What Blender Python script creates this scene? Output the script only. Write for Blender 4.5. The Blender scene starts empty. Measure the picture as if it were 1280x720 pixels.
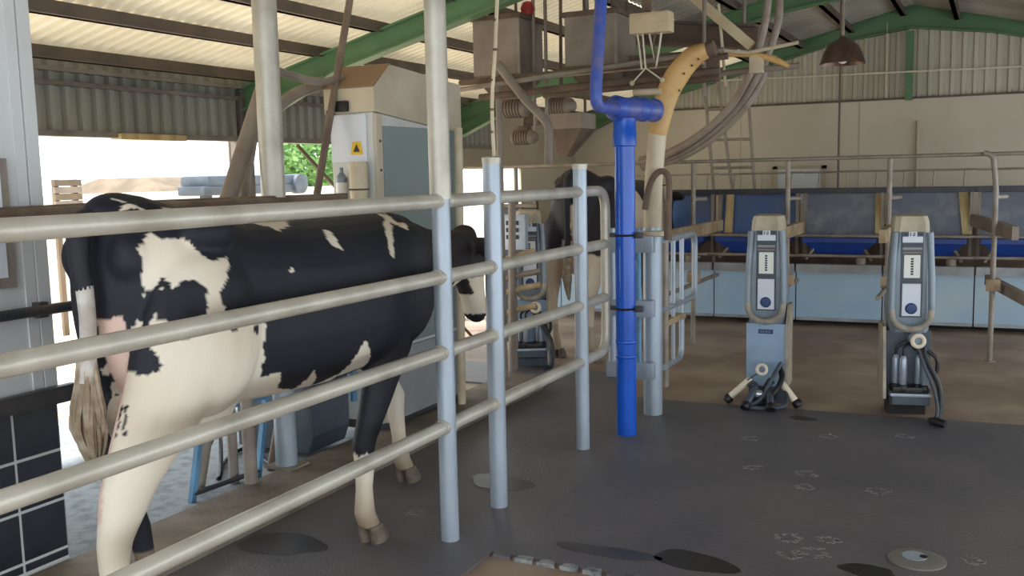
import bpy, bmesh, math, random
from mathutils import Vector, Matrix, noise
from math import pi, sin, cos, radians
random.seed(7)
S = bpy.context.scene
COL = S.collection
# ------------------------------------------------------------------ camera
FPX, CAMH = 1200.0, 1.65
_dy = Vector((608, 155, -FPX)).normalized()
_p2 = Vector((-392, 134, -FPX)).normalized()
_up = _dy.cross(_p2).normalized()
if _up.y < 0: _up = -_up
_dx = _dy.cross(_up)
CR = Matrix((_dx, _dy, _up))                    # camera axes -> world
cd = bpy.data.cameras.new('camera'); cam = bpy.data.objects.new('camera', cd); COL.objects.link(cam)
cam.matrix_world = Matrix.Translation((0, 0, CAMH)) @ CR.to_4x4()
cd.sensor_fit = 'HORIZONTAL'; cd.sensor_width = 36.0; cd.lens = 36.0 * FPX / 1280.0
cd.clip_start = 0.05; cd.clip_end = 300
S.camera = cam
# ------------------------------------------------------------------ light
W = bpy.data.worlds.new('world'); S.world = W; W.use_nodes = True
bg = W.node_tree.nodes['Background']; bg.inputs[0].default_value = (0.86, 0.94, 1.0, 1); bg.inputs[1].default_value = 2.1
sd = bpy.data.lights.new('sun', 'SUN'); sd.energy = 5.0; sd.angle = radians(4); sd.color = (1.0, 0.94, 0.84)
sun = bpy.data.objects.new('sun', sd); COL.objects.link(sun)
sun.rotation_euler = Vector((0.42, 0.25, -1.0)).to_track_quat('-Z', 'Y').to_euler()
S.view_settings.view_transform = 'Standard'; S.view_settings.look = 'None'
S.view_settings.exposure = 0.58; S.view_settings.gamma = 1.0; S.view_settings.use_curve_mapping = False

# ------------------------------------------------------------------ pixel helpers (direction only; depth from the plane touched)
def _ray(px, py): return CR @ Vector((px - 640, 360 - py, -FPX))
_C = Vector((0, 0, CAMH))
def gz(px, py, z=0.0): d = _ray(px, py); return _C + d * ((z - CAMH) / d.z)
def gx(px, py, x): d = _ray(px, py); return _C + d * (x / d.x)
def gy(px, py, y): d = _ray(px, py); return _C + d * (y / d.y)

# ------------------------------------------------------------------ materials
def lin(c):
    c = c / 255.0
    return c / 12.92 if c <= 0.04045 else ((c + 0.055) / 1.055) ** 2.4
def rgb(r, g, b): return (lin(r), lin(g), lin(b), 1)
M = {}
def mat(key, c1, rough=0.6, metal=0.0, c2=None, scale=6.0, lo=0.4, hi=0.65, bump=0.0, bscale=40.0, detail=5.0, stretch=(1, 1, 1), transl=0.0, spec=0.5):
    m = bpy.data.materials.new(key); m.use_nodes = True; nt = m.node_tree; N = nt.nodes; L = nt.links
    b = N['Principled BSDF']; b.inputs['Roughness'].default_value = rough; b.inputs['Metallic'].default_value = metal
    b.inputs['Specular IOR Level'].default_value = spec
    b.inputs['Base Color'].default_value = rgb(*c1)
    tc = N.new('ShaderNodeTexCoord'); mp = N.new('ShaderNodeMapping'); mp.inputs['Scale'].default_value = stretch
    L.new(tc.outputs['Object'], mp.inputs['Vector'])
    if c2:
        n = N.new('ShaderNodeTexNoise'); n.inputs['Scale'].default_value = scale; n.inputs['Detail'].default_value = detail
        r = N.new('ShaderNodeValToRGB'); r.color_ramp.elements[0].position = lo; r.color_ramp.elements[1].position = hi
        r.color_ramp.elements[0].color = rgb(*c1); r.color_ramp.elements[1].color = rgb(*c2)
        L.new(mp.outputs[0], n.inputs['Vector']); L.new(n.outputs['Fac'], r.inputs['Fac']); L.new(r.outputs['Color'], b.inputs['Base Color'])
    if bump:
        n2 = N.new('ShaderNodeTexNoise'); n2.inputs['Scale'].default_value = bscale; n2.inputs['Detail'].default_value = 4
        bp = N.new('ShaderNodeBump'); bp.inputs['Strength'].default_value = bump; bp.inputs['Distance'].default_value = 0.01
        L.new(mp.outputs[0], n2.inputs['Vector']); L.new(n2.outputs['Fac'], bp.inputs['Height']); L.new(bp.outputs[0], b.inputs['Normal'])
    if transl:
        t = N.new('ShaderNodeBsdfTranslucent'); t.inputs[0].default_value = rgb(*c1)
        if c2: L.new(r.outputs['Color'], t.inputs[0])
        mx = N.new('ShaderNodeMixShader'); mx.inputs[0].default_value = transl
        L.new(b.outputs[0], mx.inputs[1]); L.new(t.outputs[0], mx.inputs[2]); L.new(mx.outputs[0], N['Material Output'].inputs[0])
    M[key] = m
    return m
mat('concrete', (136, 114, 96), 0.55, c2=(178, 158, 136), scale=1.5, lo=0.42, hi=0.72, bump=0.35, bscale=30, detail=9)
mat('kerb', (134, 122, 106), 0.8, c2=(92, 80, 68), scale=4, lo=0.35, hi=0.7, bump=0.6, bscale=45, detail=8)
mat('rubber', (90, 86, 90), 0.45, c2=(108, 101, 100), scale=1.3, lo=0.35, hi=0.7, bump=0.5, bscale=110, detail=8)
mat('rubber_edge', (150, 150, 150), 0.6, c2=(84, 84, 86), scale=30)
mat('yard', (158, 166, 174), 0.85, c2=(122, 130, 138), scale=14, lo=0.45, hi=0.7, bump=0.4, bscale=90, detail=9)
mat('sand', (224, 208, 184), 0.95, c2=(196, 180, 156), scale=0.5)
mat('white_panel', (206, 208, 208), 0.5, c2=(190, 190, 186), scale=1.2)
mat('tile', (30, 32, 42), 0.22, c2=(44, 44, 52), scale=3)
mat('grout', (190, 190, 188), 0.9)
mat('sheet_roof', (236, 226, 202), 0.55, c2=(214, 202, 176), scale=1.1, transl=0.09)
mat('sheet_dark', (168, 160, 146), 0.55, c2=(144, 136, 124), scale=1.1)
mat('sheet_wall', (160, 158, 148), 0.5, metal=0.15, c2=(138, 136, 126), scale=1.5, stretch=(1, 1, .25))
mat('sheet_gable', (196, 188, 168), 0.5, metal=0.1, c2=(176, 168, 148), scale=1.0, stretch=(1, 1, .25))
mat('cream', (198, 187, 166), 0.6, c2=(188, 176, 154), scale=0.8)
mat('cream_dull', (178, 164, 140), 0.7, c2=(160, 146, 124), scale=0.9)
mat('purlin', (98, 84, 72), 0.6, c2=(82, 70, 60), scale=4)
mat('green', (78, 112, 76), 0.5, c2=(88, 122, 84), scale=2)
mat('grey_steel', (132, 124, 116), 0.5, 0.2, c2=(112, 104, 96), scale=5)
mat('galv', (172, 183, 196), 0.38, 0.3, c2=(146, 154, 160), scale=6, lo=0.38, hi=0.72, stretch=(1, 1, .35), bump=0.12, bscale=60)
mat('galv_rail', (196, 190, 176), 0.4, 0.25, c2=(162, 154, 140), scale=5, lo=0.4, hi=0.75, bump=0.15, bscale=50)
mat('galv_dull', (150, 140, 128), 0.5, 0.2, c2=(122, 110, 96), scale=6, lo=0.4, hi=0.7)
mat('dusty_steel', (146, 134, 122), 0.6, 0.15, c2=(120, 106, 94), scale=4, lo=0.35, hi=0.7)
mat('dusty_brown', (112, 92, 76), 0.75, c2=(86, 70, 58), scale=6)
mat('blue_pipe', (22, 88, 196), 0.22, c2=(20, 78, 178), scale=5)
mat('blue_pipe_dusty', (58, 84, 170), 0.4, c2=(132, 118, 118), scale=5, lo=0.5, hi=0.8)
mat('yellow_pipe', (208, 168, 108), 0.5, c2=(176, 134, 82), scale=5, lo=0.45, hi=0.75)
mat('cream_pipe', (206, 192, 164), 0.5, c2=(182, 164, 134), scale=4)
mat('blue_frame', (96, 150, 186), 0.45, c2=(84, 128, 160), scale=8)
mat('dark_rail', (52, 54, 62), 0.45, c2=(74, 68, 64), scale=5)
mat('brown_rail', (124, 106, 90), 0.6, c2=(100, 82, 68), scale=6)
mat('skirt', (150, 178, 200), 0.4, c2=(172, 188, 198), scale=1.6, lo=0.4, hi=0.7)
mat('skirt_lip', (158, 160, 162), 0.45, 0.2, c2=(132, 130, 128), scale=4)
mat('trough_blue', (66, 94, 142), 0.45, c2=(84, 100, 130), scale=3)
mat('trough_grey', (112, 118, 130), 0.5, 0.2, c2=(146, 148, 150), scale=6, lo=0.45, hi=0.75)
mat('bowl_blue', (26, 62, 140), 0.4, c2=(30, 54, 110), scale=3)
mat('plank', (196, 172, 124), 0.75, c2=(166, 140, 96), scale=10, stretch=(1, 1, .1))
mat('arm', (178, 156, 122), 0.65, c2=(146, 122, 92), scale=6)
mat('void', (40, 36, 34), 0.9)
mat('unit_grey', (138, 150, 160), 0.4, 0.1, c2=(118, 128, 136), scale=4)
mat('unit_blue', (148, 170, 192), 0.45, 0.1, c2=(130, 150, 172), scale=3)
mat('unit_dark', (74, 82, 92), 0.45, 0.1, c2=(60, 66, 74), scale=4)
mat('unit_cap', (196, 184, 158), 0.55, c2=(164, 152, 130), scale=7)
mat('handle', (176, 164, 142), 0.5, c2=(140, 132, 120), scale=9)
mat('white_plastic', (214, 218, 226), 0.4)
mat('label_white', (232, 232, 222), 0.5)
mat('ink', (44, 46, 58), 0.6)
mat('navy', (38, 60, 108), 0.45)
mat('black_rubber', (26, 25, 27), 0.45)
mat('chrome', (190, 194, 200), 0.25, 0.7)
mat('silver_cup', (150, 158, 170), 0.3, 0.4)
mat('ivory', (222, 208, 184), 0.5)
mat('cab_white', (206, 210, 208), 0.45, c2=(190, 186, 176), scale=3)
mat('cab_hood', (196, 184, 162), 0.5, c2=(178, 164, 140), scale=3)
mat('cab_green', (122, 136, 134), 0.35, c2=(134, 146, 142), scale=1.5)
mat('cab_grey', (150, 152, 154), 0.5, c2=(136, 136, 136), scale=2)
mat('brown_top', (140, 112, 84), 0.7)
mat('yellow', (230, 186, 40), 0.5)
mat('bulb', (240, 236, 224), 0.3)
mat('lamp_bell', (120, 96, 84), 0.3, 0.5, c2=(96, 74, 62), scale=8)
mat('lamp_in', (226, 220, 208), 0.3)
mat('hose', (150, 136, 122), 0.55, c2=(126, 110, 96), scale=8)
mat('cable', (206, 196, 176), 0.6)
mat('box_cream', (206, 186, 150), 0.55, c2=(186, 164, 128), scale=4)
mat('red', (150, 40, 40), 0.5)
mat('floor_patch', (30, 29, 31), 0.4, c2=(38, 36, 37), scale=3)
mat('splash', (134, 128, 126), 0.7)
mat('wet', (58, 56, 59), 0.32, c2=(66, 63, 64), scale=3)
mat('drain', (118, 112, 104), 0.5)
mat('foliage', (86, 128, 70), 0.7, c2=(122, 158, 92), scale=3, transl=0.3)
mat('bark', (90, 74, 60), 0.9)
mat('out_brown', (120, 104, 86), 0.8, c2=(96, 82, 66), scale=2)
mat('out_white', (226, 222, 214), 0.8)
mat('machine_blue', (84, 94, 106), 0.6, c2=(66, 74, 84), scale=4)
mat('pink', (196, 156, 146), 0.6, c2=(210, 180, 168), scale=8)
mat('hoof', (118, 104, 90), 0.6, c2=(86, 74, 64), scale=20)
mat('hair_white', (206, 200, 194), 0.8, c2=(176, 166, 156), scale=14)
mat('hair_brown', (140, 122, 100), 0.85, c2=(176, 162, 142), scale=18)
mat('hair_black', (26, 27, 34), 0.7)
mat('eye', (14, 12, 12), 0.1)
def coat_material():
    m = bpy.data.materials.new('coat'); m.use_nodes = True; N = m.node_tree.nodes; L = m.node_tree.links
    b = N['Principled BSDF']; b.inputs['Roughness'].default_value = 0.62; b.inputs['Specular IOR Level'].default_value = 0.35
    a = N.new('ShaderNodeAttribute'); a.attribute_name = 'coat'; L.new(a.outputs['Color'], b.inputs['Base Color'])
    tc = N.new('ShaderNodeTexCoord'); n = N.new('ShaderNodeTexNoise'); n.inputs['Scale'].default_value = 160
    mp = N.new('ShaderNodeMapping'); mp.inputs['Scale'].default_value = (1, 1, .3)
    bp = N.new('ShaderNodeBump'); bp.inputs['Strength'].default_value = 0.25; bp.inputs['Distance'].default_value = 0.004
    L.new(tc.outputs['Object'], mp.inputs[0]); L.new(mp.outputs[0], n.inputs['Vector']); L.new(n.outputs['Fac'], bp.inputs['Height']); L.new(bp.outputs[0], b.inputs['Normal'])
    M['coat'] = m
coat_material()

# ------------------------------------------------------------------ mesh helpers
def catmull(pts, sub=6):
    P = [Vector(p) for p in pts]
    if len(P) < 3: return P
    out = []
    for i in range(len(P) - 1):
        p0 = P[max(i - 1, 0)]; p1 = P[i]; p2 = P[i + 1]; p3 = P[min(i + 2, len(P) - 1)]
        for k in range(sub):
            t = k / sub
            out.append(0.5 * ((2 * p1) + (p2 - p0) * t + (2 * p0 - 5 * p1 + 4 * p2 - p3) * t * t + (3 * p1 - p0 - 3 * p2 + p3) * t ** 3))
    out.append(P[-1]); return out
class MB:
    def __init__(s): s.bm = bmesh.new()
    def loft(s, rings, close=True, loop=False):
        R = [[s.bm.verts.new(p) for p in r] for r in rings]
        n = len(R[0]); k = len(R)
        for i in range(k if loop else k - 1):
            a, b = R[i], R[(i + 1) % k]
            for j in range(n): s.bm.faces.new((a[j], a[(j + 1) % n], b[(j + 1) % n], b[j]))
        if close and not loop:
            s.bm.faces.new(list(reversed(R[0]))); s.bm.faces.new(R[-1])
        return s
    def tube(s, pts, r, seg=12, smooth=0, cap=True):
        P = catmull(pts, smooth) if smooth else [Vector(p) for p in pts]
        n = len(P); rs = r if isinstance(r, (list, tuple)) else [r] * n
        if len(rs) != n:
            m = len(rs); rr = []
            for i in range(n):
                f = i / (n - 1) * (m - 1); k = min(int(f), m - 2); rr.append(rs[k] + (rs[k + 1] - rs[k]) * (f - k))
            rs = rr
        T = []
        for i in range(n):
            a = P[min(i + 1, n - 1)] - P[max(i - 1, 0)]; T.append(a.normalized())
        u = T[0].orthogonal().normalized(); rings = []
        for i in range(n):
            u = (u - T[i] * u.dot(T[i])).normalized(); v = T[i].cross(u)
            rings.append([P[i] + (u * cos(2 * pi * j / seg) + v * sin(2 * pi * j / seg)) * rs[i] for j in range(seg)])
        return s.loft(rings, cap)
    def bent(s, pts, r, rad=0.1, seg=12, k=6):
        """tube along a polyline with rounded corners of the given radius"""
        P = [Vector(p) for p in pts]; out = [P[0]]
        for i in range(1, len(P) - 1):
            a = (P[i - 1] - P[i]); b = (P[i + 1] - P[i]); d = min(rad, a.length * .49, b.length * .49)
            A = P[i] + a.normalized() * d; B = P[i] + b.normalized() * d
            for j in range(k + 1):
                t = j / k; out.append(A * (1 - t) ** 2 + P[i] * 2 * t * (1 - t) + B * t * t)
        out.append(P[-1])
        return s.tube(out, r, seg)
    def box(s, a, b, bev=0.0):
        a = Vector(a); b = Vector(b)
        lo = Vector((min(a.x, b.x), min(a.y, b.y), min(a.z, b.z))); hi = Vector((max(a.x, b.x), max(a.y, b.y), max(a.z, b.z)))
        vs = [s.bm.verts.new((x, y, z)) for z in (lo.z, hi.z) for y in (lo.y, hi.y) for x in (lo.x, hi.x)]
        F = [s.bm.faces.new([vs[i] for i in f]) for f in ((0, 2, 3, 1), (4, 5, 7, 6), (0, 1, 5, 4), (2, 6, 7, 3), (0, 4, 6, 2), (1, 3, 7, 5))]
        if bev:
            es = list({e for f in F for e in f.edges})
            bmesh.ops.bevel(s.bm, geom=es, offset=bev, segments=2, affect='EDGES', profile=0.6)
        return s
    def hexa(s, p8):
        vs = [s.bm.verts.new(p) for p in p8]
        for f in ((0, 3, 2, 1), (4, 5, 6, 7), (0, 1, 5, 4), (1, 2, 6, 5), (2, 3, 7, 6), (3, 0, 4, 7)): s.bm.faces.new([vs[i] for i in f])
        return s
    def bar(s, p, q, w, h, up=(0, 0, 1)):
        p = Vector(p); q = Vector(q); d = (q - p).normalized(); u = Vector(up)
        sd_ = d.cross(u)
        if sd_.length < 1e-4: sd_ = d.cross(Vector((0, 1, 0)))
        sd_.normalize(); u = sd_.cross(d).normalized(); a = sd_ * w / 2; b = u * h / 2
        return s.hexa([p - a - b, p + a - b, p + a + b, p - a + b, q - a - b, q + a - b, q + a + b, q - a + b])
    def prism(s, poly, axis, a, b):
        """poly: 2D points in the two other axes, extruded along axis from a to b"""
        def mk(u, v, w): return {'x': (w, u, v), 'y': (u, w, v), 'z': (u, v, w)}[axis]
        A = [s.bm.verts.new(mk(u, v, a)) for u, v in poly]; B = [s.bm.verts.new(mk(u, v, b)) for u, v in poly]
        n = len(poly)
        s.bm.faces.new(list(reversed(A))); s.bm.faces.new(B)
        for i in range(n): s.bm.faces.new((A[i], A[(i + 1) % n], B[(i + 1) % n], B[i]))
        return s
    def lathe(s, c, prof, seg=20, axis=(0, 0, 1)):
        """prof: (radius, distance along axis)"""
        w = Vector(axis).normalized(); u = w.orthogonal().normalized(); v = w.cross(u); c = Vector(c)
        return s.loft([[c + w * t + (u * cos(2 * pi * j / seg) + v * sin(2 * pi * j / seg)) * max(r, 1e-4) for j in range(seg)] for r, t in prof])
    def torus(s, c, R, r, axis=(0, 0, 1), seg=20, k=8):
        w = Vector(axis).normalized(); u = w.orthogonal().normalized(); v = w.cross(u); c = Vector(c); rings = []
        for i in range(seg):
            a = 2 * pi * i / seg; d = u * cos(a) + v * sin(a)
            rings.append([c + d * (R + r * cos(2 * pi * j / k)) + w * r * sin(2 * pi * j / k) for j in range(k)])
        return s.loft(rings, loop=True)
    def sphere(s, c, rx, ry=None, rz=None, seg=16, rings=10):
        ry = ry or rx; rz = rz or rx; c = Vector(c); R = []
        for i in range(rings + 1):
            a = -pi / 2 + pi * i / rings; ca = max(cos(a), 0.02)
            R.append([c + Vector((rx * ca * cos(2 * pi * j / seg), ry * ca * sin(2 * pi * j / seg), rz * sin(a))) for j in range(seg)])
        return s.loft(R)
    def mesh(s, name, m, off=(0, 0, 0), smooth=True, ang=35):
        bmesh.ops.recalc_face_normals(s.bm, faces=s.bm.faces)
        if any(off): bmesh.ops.translate(s.bm, verts=s.bm.verts, vec=-Vector(off))
        me = bpy.data.meshes.new(name); s.bm.to_mesh(me); s.bm.free()
        if isinstance(m, str): m = M[m]
        me.materials.append(m)
        if smooth:
            me.shade_smooth()
            try: me.set_sharp_from_angle(angle=radians(ang))
            except Exception: pass
        return me
def wloc(o):
    v = Vector((0, 0, 0))
    while o: v += o.location; o = o.parent
    return v
def part(mb, name, m, parent, label=None, smooth=True, kind=None):
    o = bpy.data.objects.new(name, mb.mesh(name, m, wloc(parent), smooth)); COL.objects.link(o); o.parent = parent
    if label: o['label'] = label
    if kind: o['kind'] = kind
    return o
def tag(o, label, cat, group=None):
    o['label'] = label; o['category'] = cat
    if group: o['group'] = group
    return o
def thing(name, label, cat, loc=(0, 0, 0), group=None):
    o = bpy.data.objects.new(name, None); COL.objects.link(o); o.location = loc; o.empty_display_size = .1
    return tag(o, label, cat, group)
def single(mb, name, m, label, cat, loc=(0, 0, 0), group=None, smooth=True):
    o = bpy.data.objects.new(name, mb.mesh(name, m, loc, smooth)); COL.objects.link(o); o.location = loc
    return tag(o, label, cat, group)
def struct(mb, name, m, label=None, smooth=False, loc=(0, 0, 0)):
    o = bpy.data.objects.new(name, mb.mesh(name, m, loc, smooth)); COL.objects.link(o); o.location = loc
    o['kind'] = 'structure'
    if label: o['label'] = label; o['category'] = name.split('_')[0]
    return o
def dup(root, loc, rotz=0, label=None):
    r = root.copy(); COL.objects.link(r); r.location = loc; r.rotation_euler = (0, 0, rotz)
    if label: r['label'] = label
    for ch in list(root.children):
        c = ch.copy(); COL.objects.link(c); c.parent = r
        for g in ch.children:
            d = g.copy(); COL.objects.link(d); d.parent = c
    return r

# ================================================================== STRUCTURE
XL, XR, YN, YF = -5.5, 3.5, -3.0, 13.0
XA = -1.0; ZE = 2.45; ZA = 3.58; SL = (ZA - ZE) / (XA - XL)
def roof_z(x): return ZA - SL * abs(x - XA)
MATZ = 0.014; YR = -0.6
struct(MB().box((XL, YN, -0.2), (XR, YF, 0)), 'floor', 'concrete', 'brown stained concrete floor around the milking stalls')
struct(MB().box((XL, YN, 0), (-3.36, 5.7, 0.06)), 'floor_yard', 'yard', 'pale dusty concrete floor beyond the kerb')
kb = MB().box((-3.36, YN, 0), (-3.05, 6.55, 0.12), 0.012)
struct(kb, 'trim_1', 'kerb', 'low worn concrete kerb along the cow lane', True)
struct(MB().box((-40, -20, -0.3), (XL, 45, -0.02)), 'ground_outside', 'sand', 'sunlit pale ground outside the shed')

def corrugate(mb, o, du, dv, nu, L, per, amp, nrm, thick=0.0):
    """trapezoid sheet: o origin, du wave direction, dv sheet direction, nu length along du"""
    o = Vector(o); du = Vector(du).normalized(); dv = Vector(dv); nrm = Vector(nrm).normalized()
    n = int(nu / per); prof = []
    for i in range(n + 1):
        for f, h in ((0, 0), (0.45, 0), (0.57, 1), (0.88, 1)):
            u = (i + f) * per
            if u <= nu: prof.append((u, h * amp))
    prof.append((nu, 0))
    a = [mb.bm.verts.new(o + du * u + nrm * h) for u, h in prof]; b = [mb.bm.verts.new(o + du * u + nrm * h + dv) for u, h in prof]
    for i in range(len(prof) - 1): mb.bm.faces.new((a[i], a[i + 1], b[i + 1], b[i]))
# roof: bounced light partly painted in by pale sheets near the eave, darker sheets elsewhere
nl = Vector((-SL, 0, 1))
XB = -2.9
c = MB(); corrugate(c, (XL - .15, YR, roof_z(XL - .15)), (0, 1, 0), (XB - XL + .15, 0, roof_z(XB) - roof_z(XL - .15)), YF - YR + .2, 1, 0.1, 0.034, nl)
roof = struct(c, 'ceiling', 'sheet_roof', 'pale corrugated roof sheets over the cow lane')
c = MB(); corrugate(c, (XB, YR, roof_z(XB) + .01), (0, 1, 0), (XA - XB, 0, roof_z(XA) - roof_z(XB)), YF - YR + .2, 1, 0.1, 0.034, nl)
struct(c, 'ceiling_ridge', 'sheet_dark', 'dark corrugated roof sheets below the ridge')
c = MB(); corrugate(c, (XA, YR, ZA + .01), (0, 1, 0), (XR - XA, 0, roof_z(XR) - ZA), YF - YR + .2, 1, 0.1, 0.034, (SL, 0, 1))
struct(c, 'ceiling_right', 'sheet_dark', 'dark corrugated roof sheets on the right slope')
for i, x in enumerate((-5.27, -4.67, -4.12, -3.5, -2.9, -2.3, -1.7, -1.1, -0.5, 0.4, 1.5, 2.6)):
    z = roof_z(x) - 0.01; h = 0.08
    p = MB(); p.box((x - .025, YR, z - h), (x + .025, YF, z)); p.box((x - .025, YR, z - h), (x + .05, YF, z - h + .012))
    o = bpy.data.objects.new('purlin', p.mesh('purlin', 'purlin', (0, 0, 0), False)); COL.objects.link(o); o.parent = roof
# portal frames
def frame(Y, label, d=.088):
    root = thing('portal_frame', label, 'roof frame', (XL, Y, 0), 'green portal frames'); root['kind'] = 'structure'
    for s_, xe in ((-1, XL), (1, XR)):
        r = MB()
        def rz(x, k): return roof_z(x) - d - k
        xs = [xe, xe - s_ * 0.9, XA - (-s_) * 0.0]
        # web with a haunch at the eave and at the apex, flanges above and below
        pts_top = [(xe, rz(xe, 0)), (XA, rz(XA, 0))]
        pts_bot = [(XA, rz(XA, .26)), (XA + s_ * 0.9, rz(XA + s_ * 0.9, .16)), (xe - s_ * 1.0, rz(xe - s_ * 1.0, .16)), (xe, rz(xe, .34))]
        r.prism(pts_top + pts_bot, 'y', Y - .012, Y + .012)
        chain = list(reversed(pts_bot))
        for a, b in zip(chain[:-1], chain[1:]): r.bar((a[0], Y, a[1]), (b[0], Y, b[1]), .11, .014, (0, 0, 1))
        r.bar((xe, Y, rz(xe, 0)), (XA, Y, rz(XA, 0)), .11, .014)
        r.bar((xe - s_ * .02, Y, rz(xe, .17)), (xe - s_ * .9, Y, rz(xe - s_ * .9, .165)), .11, .012)
        part(r, 'rafter', 'green', root, smooth=False)
        if Y < 12:
            k = MB(); k.box((xe - .072, Y - .055, 0), (xe + .072, Y + .055, ZE - .1)); k.box((xe - .08, Y - .06, 0), (xe - .065, Y + .06, ZE - .1)); k.box((xe + .065, Y - .06, 0), (xe + .08, Y + .06, ZE - .1))
            part(k, 'column', 'grey_steel', root, 'grey steel column', smooth=False)
    return root
frame(6.05, 'green portal frame rafter nearest the camera above the white cabinet')
frame(9.45, 'green portal frame in the middle behind the overhead feed hoppers')
f3 = frame(12.9, 'green portal frame along the corrugated gable wall', .0)
part(MB().box((XA - .05, 12.84, 2.45), (XA + .03, 12.93, ZA - .3)), 'gable_post', 'green', f3, smooth=False)
# left side wall: corrugated strip under the eave, opening below
c = MB(); corrugate(c, (XL + .02, YN, 1.99), (0, 1, 0), (0, 0, ZE - 1.99), 10.5 - YN, 1, 0.118, 0.035, (1, 0, 0))
wl = struct(c, 'wall_left', 'sheet_wall', 'corrugated steel side wall strip above the bright opening')
for (z0, z1, m_, nm) in ((1.955, 1.995, 'grey_steel', 'bottom_rail'), (2.28, 2.31, 'grey_steel', 'girt'), (2.37, 2.40, 'galv_dull', 'eave_trim')):
    part(MB().box((XL - .02, YN, z0), (XL + .09, 10.5, z1)), nm, m_, wl, smooth=False)
part(MB().box((XL + .02, 4.75, 1.945), (XL + .12, 5.35, 1.985)), 'timber_batten', 'plank', wl, 'pale timber batten', smooth=False)
# far bays of the left wall: dull panel
w2 = struct(MB().box((XL - .04, 7.9, 1.72), (XL + .0, YF, ZE)), 'wall_left_far', 'cream_dull', 'dull beige wall panel beyond the cabinet')
part(MB().box((XL - .03, 11.2, 0), (XL + .0, YF, 1.72)), 'infill_panel', 'cream', w2, smooth=False)
# back wall
zc = 2.47
bw = struct(MB().box((XL, YF, 0), (XR, YF + .15, zc)), 'wall_back', 'cream', 'cream panel wall behind the milking stalls')
for x in (-4.3, -3.1, -1.6, 0.35):
    part(MB().box((x, YF - .004, 0), (x + .012, YF, zc)), 'panel_joint', 'cream_dull', bw, smooth=False)
part(MB().box((XL, YF - .02, zc), (XR, YF + .16, zc + .025)), 'cap_strip', 'purlin', bw, smooth=False)
g = MB(); x = XL; per = 0.125
# gable sheet: each rib a strip cut to the roof slope
prof = []
xx = XL
while xx < XR:
    for f, h in ((0, 0), (0.45, 0), (0.57, 1), (0.88, 1)): prof.append((xx + f * per, h * .03))
    xx += per
va = [g.bm.verts.new((u, YF + .06 - h, zc)) for u, h in prof]; vb = [g.bm.verts.new((u, YF + .06 - h, max(roof_z(u), zc + .01))) for u, h in prof]
for i in range(len(prof) - 1): g.bm.faces.new((va[i], va[i + 1], vb[i + 1], vb[i]))
struct(g, 'wall_gable', 'sheet_gable', 'corrugated gable sheets above the cream wall')
# faint window on the back wall
wn = struct(MB().box((-2.62, YF - .03, 1.2), (-2.02, YF - .01, 1.66)), 'window_1', 'white_panel', 'small pale window in the cream back wall')
for x0, x1, z0, z1 in ((-2.66, -2.6, 1.16, 1.68), (-2.04, -1.98, 1.16, 1.68), (-2.66, -1.98, 1.64, 1.68)):
    part(MB().box((x0, YF - .045, z0), (x1, YF - .005, z1)), 'window_frame', 'cream_dull', wn, smooth=False)
# service wall on the left: white panels above a black tile dado
PX, PY = -3.37, 2.56
wp = struct(MB().box((-4.6, YN, 0.78), (PX, PY, 2.75)), 'wall_service', 'white_panel', 'white panel wall of the service room beside the rump of the cow')
part(MB().box((PX, PY - .10, 0.78), (PX + .008, PY - .055, 2.75)), 'corner_trim', 'white_panel', wp, smooth=False)
part(MB().box((PX, PY - .05, 0.78), (PX + .012, PY + .004, 2.75)), 'corner_trim', 'white_panel', wp, smooth=False)
part(MB().box((PX, PY - .66, 1.26), (PX + .02, gx(15, 340, PX).y, 1.75)), 'window_frame', 'galv_dull', wp, smooth=False)
part(MB().box((PX + .012, PY - .62, 1.30), (PX + .024, gx(5, 340, PX).y, 1.71)), 'window_pane', 'white_plastic', wp, smooth=False)
wd = struct(MB().box((-4.6, YN, 0.06), (PX + .001, PY + .001, 0.78)), 'wall_dado', 'grout', 'low wall faced with black glossy tiles')
ts = 0.205; tm = None
for iy in range(12):
    y1 = PY - iy * ts
    for iz in range(4):
        z1 = 0.778 - iz * ts
        o = None
        z0 = max(z1 - ts, 0.12)
        if z1 - z0 < .03: continue
        key = round(z1 - z0, 3)
        if tm is None: tm = {}
        if key not in tm:
            b = MB().box((-.012, -ts + .012, -(z1 - z0) + .012), (0.004, 0, 0), 0.0015); tm[key] = b.mesh('tile', 'tile', (0, 0, 0), False)
        o = bpy.data.objects.new('tile', tm[key]); COL.objects.link(o); o.location = (PX, y1 - .002, z1); o.parent = wd
for iz in range(4):
    z1 = 0.778 - iz * ts; z0 = max(z1 - ts, .12)
    if z1 - z0 < .03: continue
    for ix in range(5):
        x1 = PX - ix * ts
        part(MB().box((x1 - ts + .012, PY - .01, z0 + .012), (x1, PY + .004, z1), .0015), 'tile', 'tile', wd, smooth=False)

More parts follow.
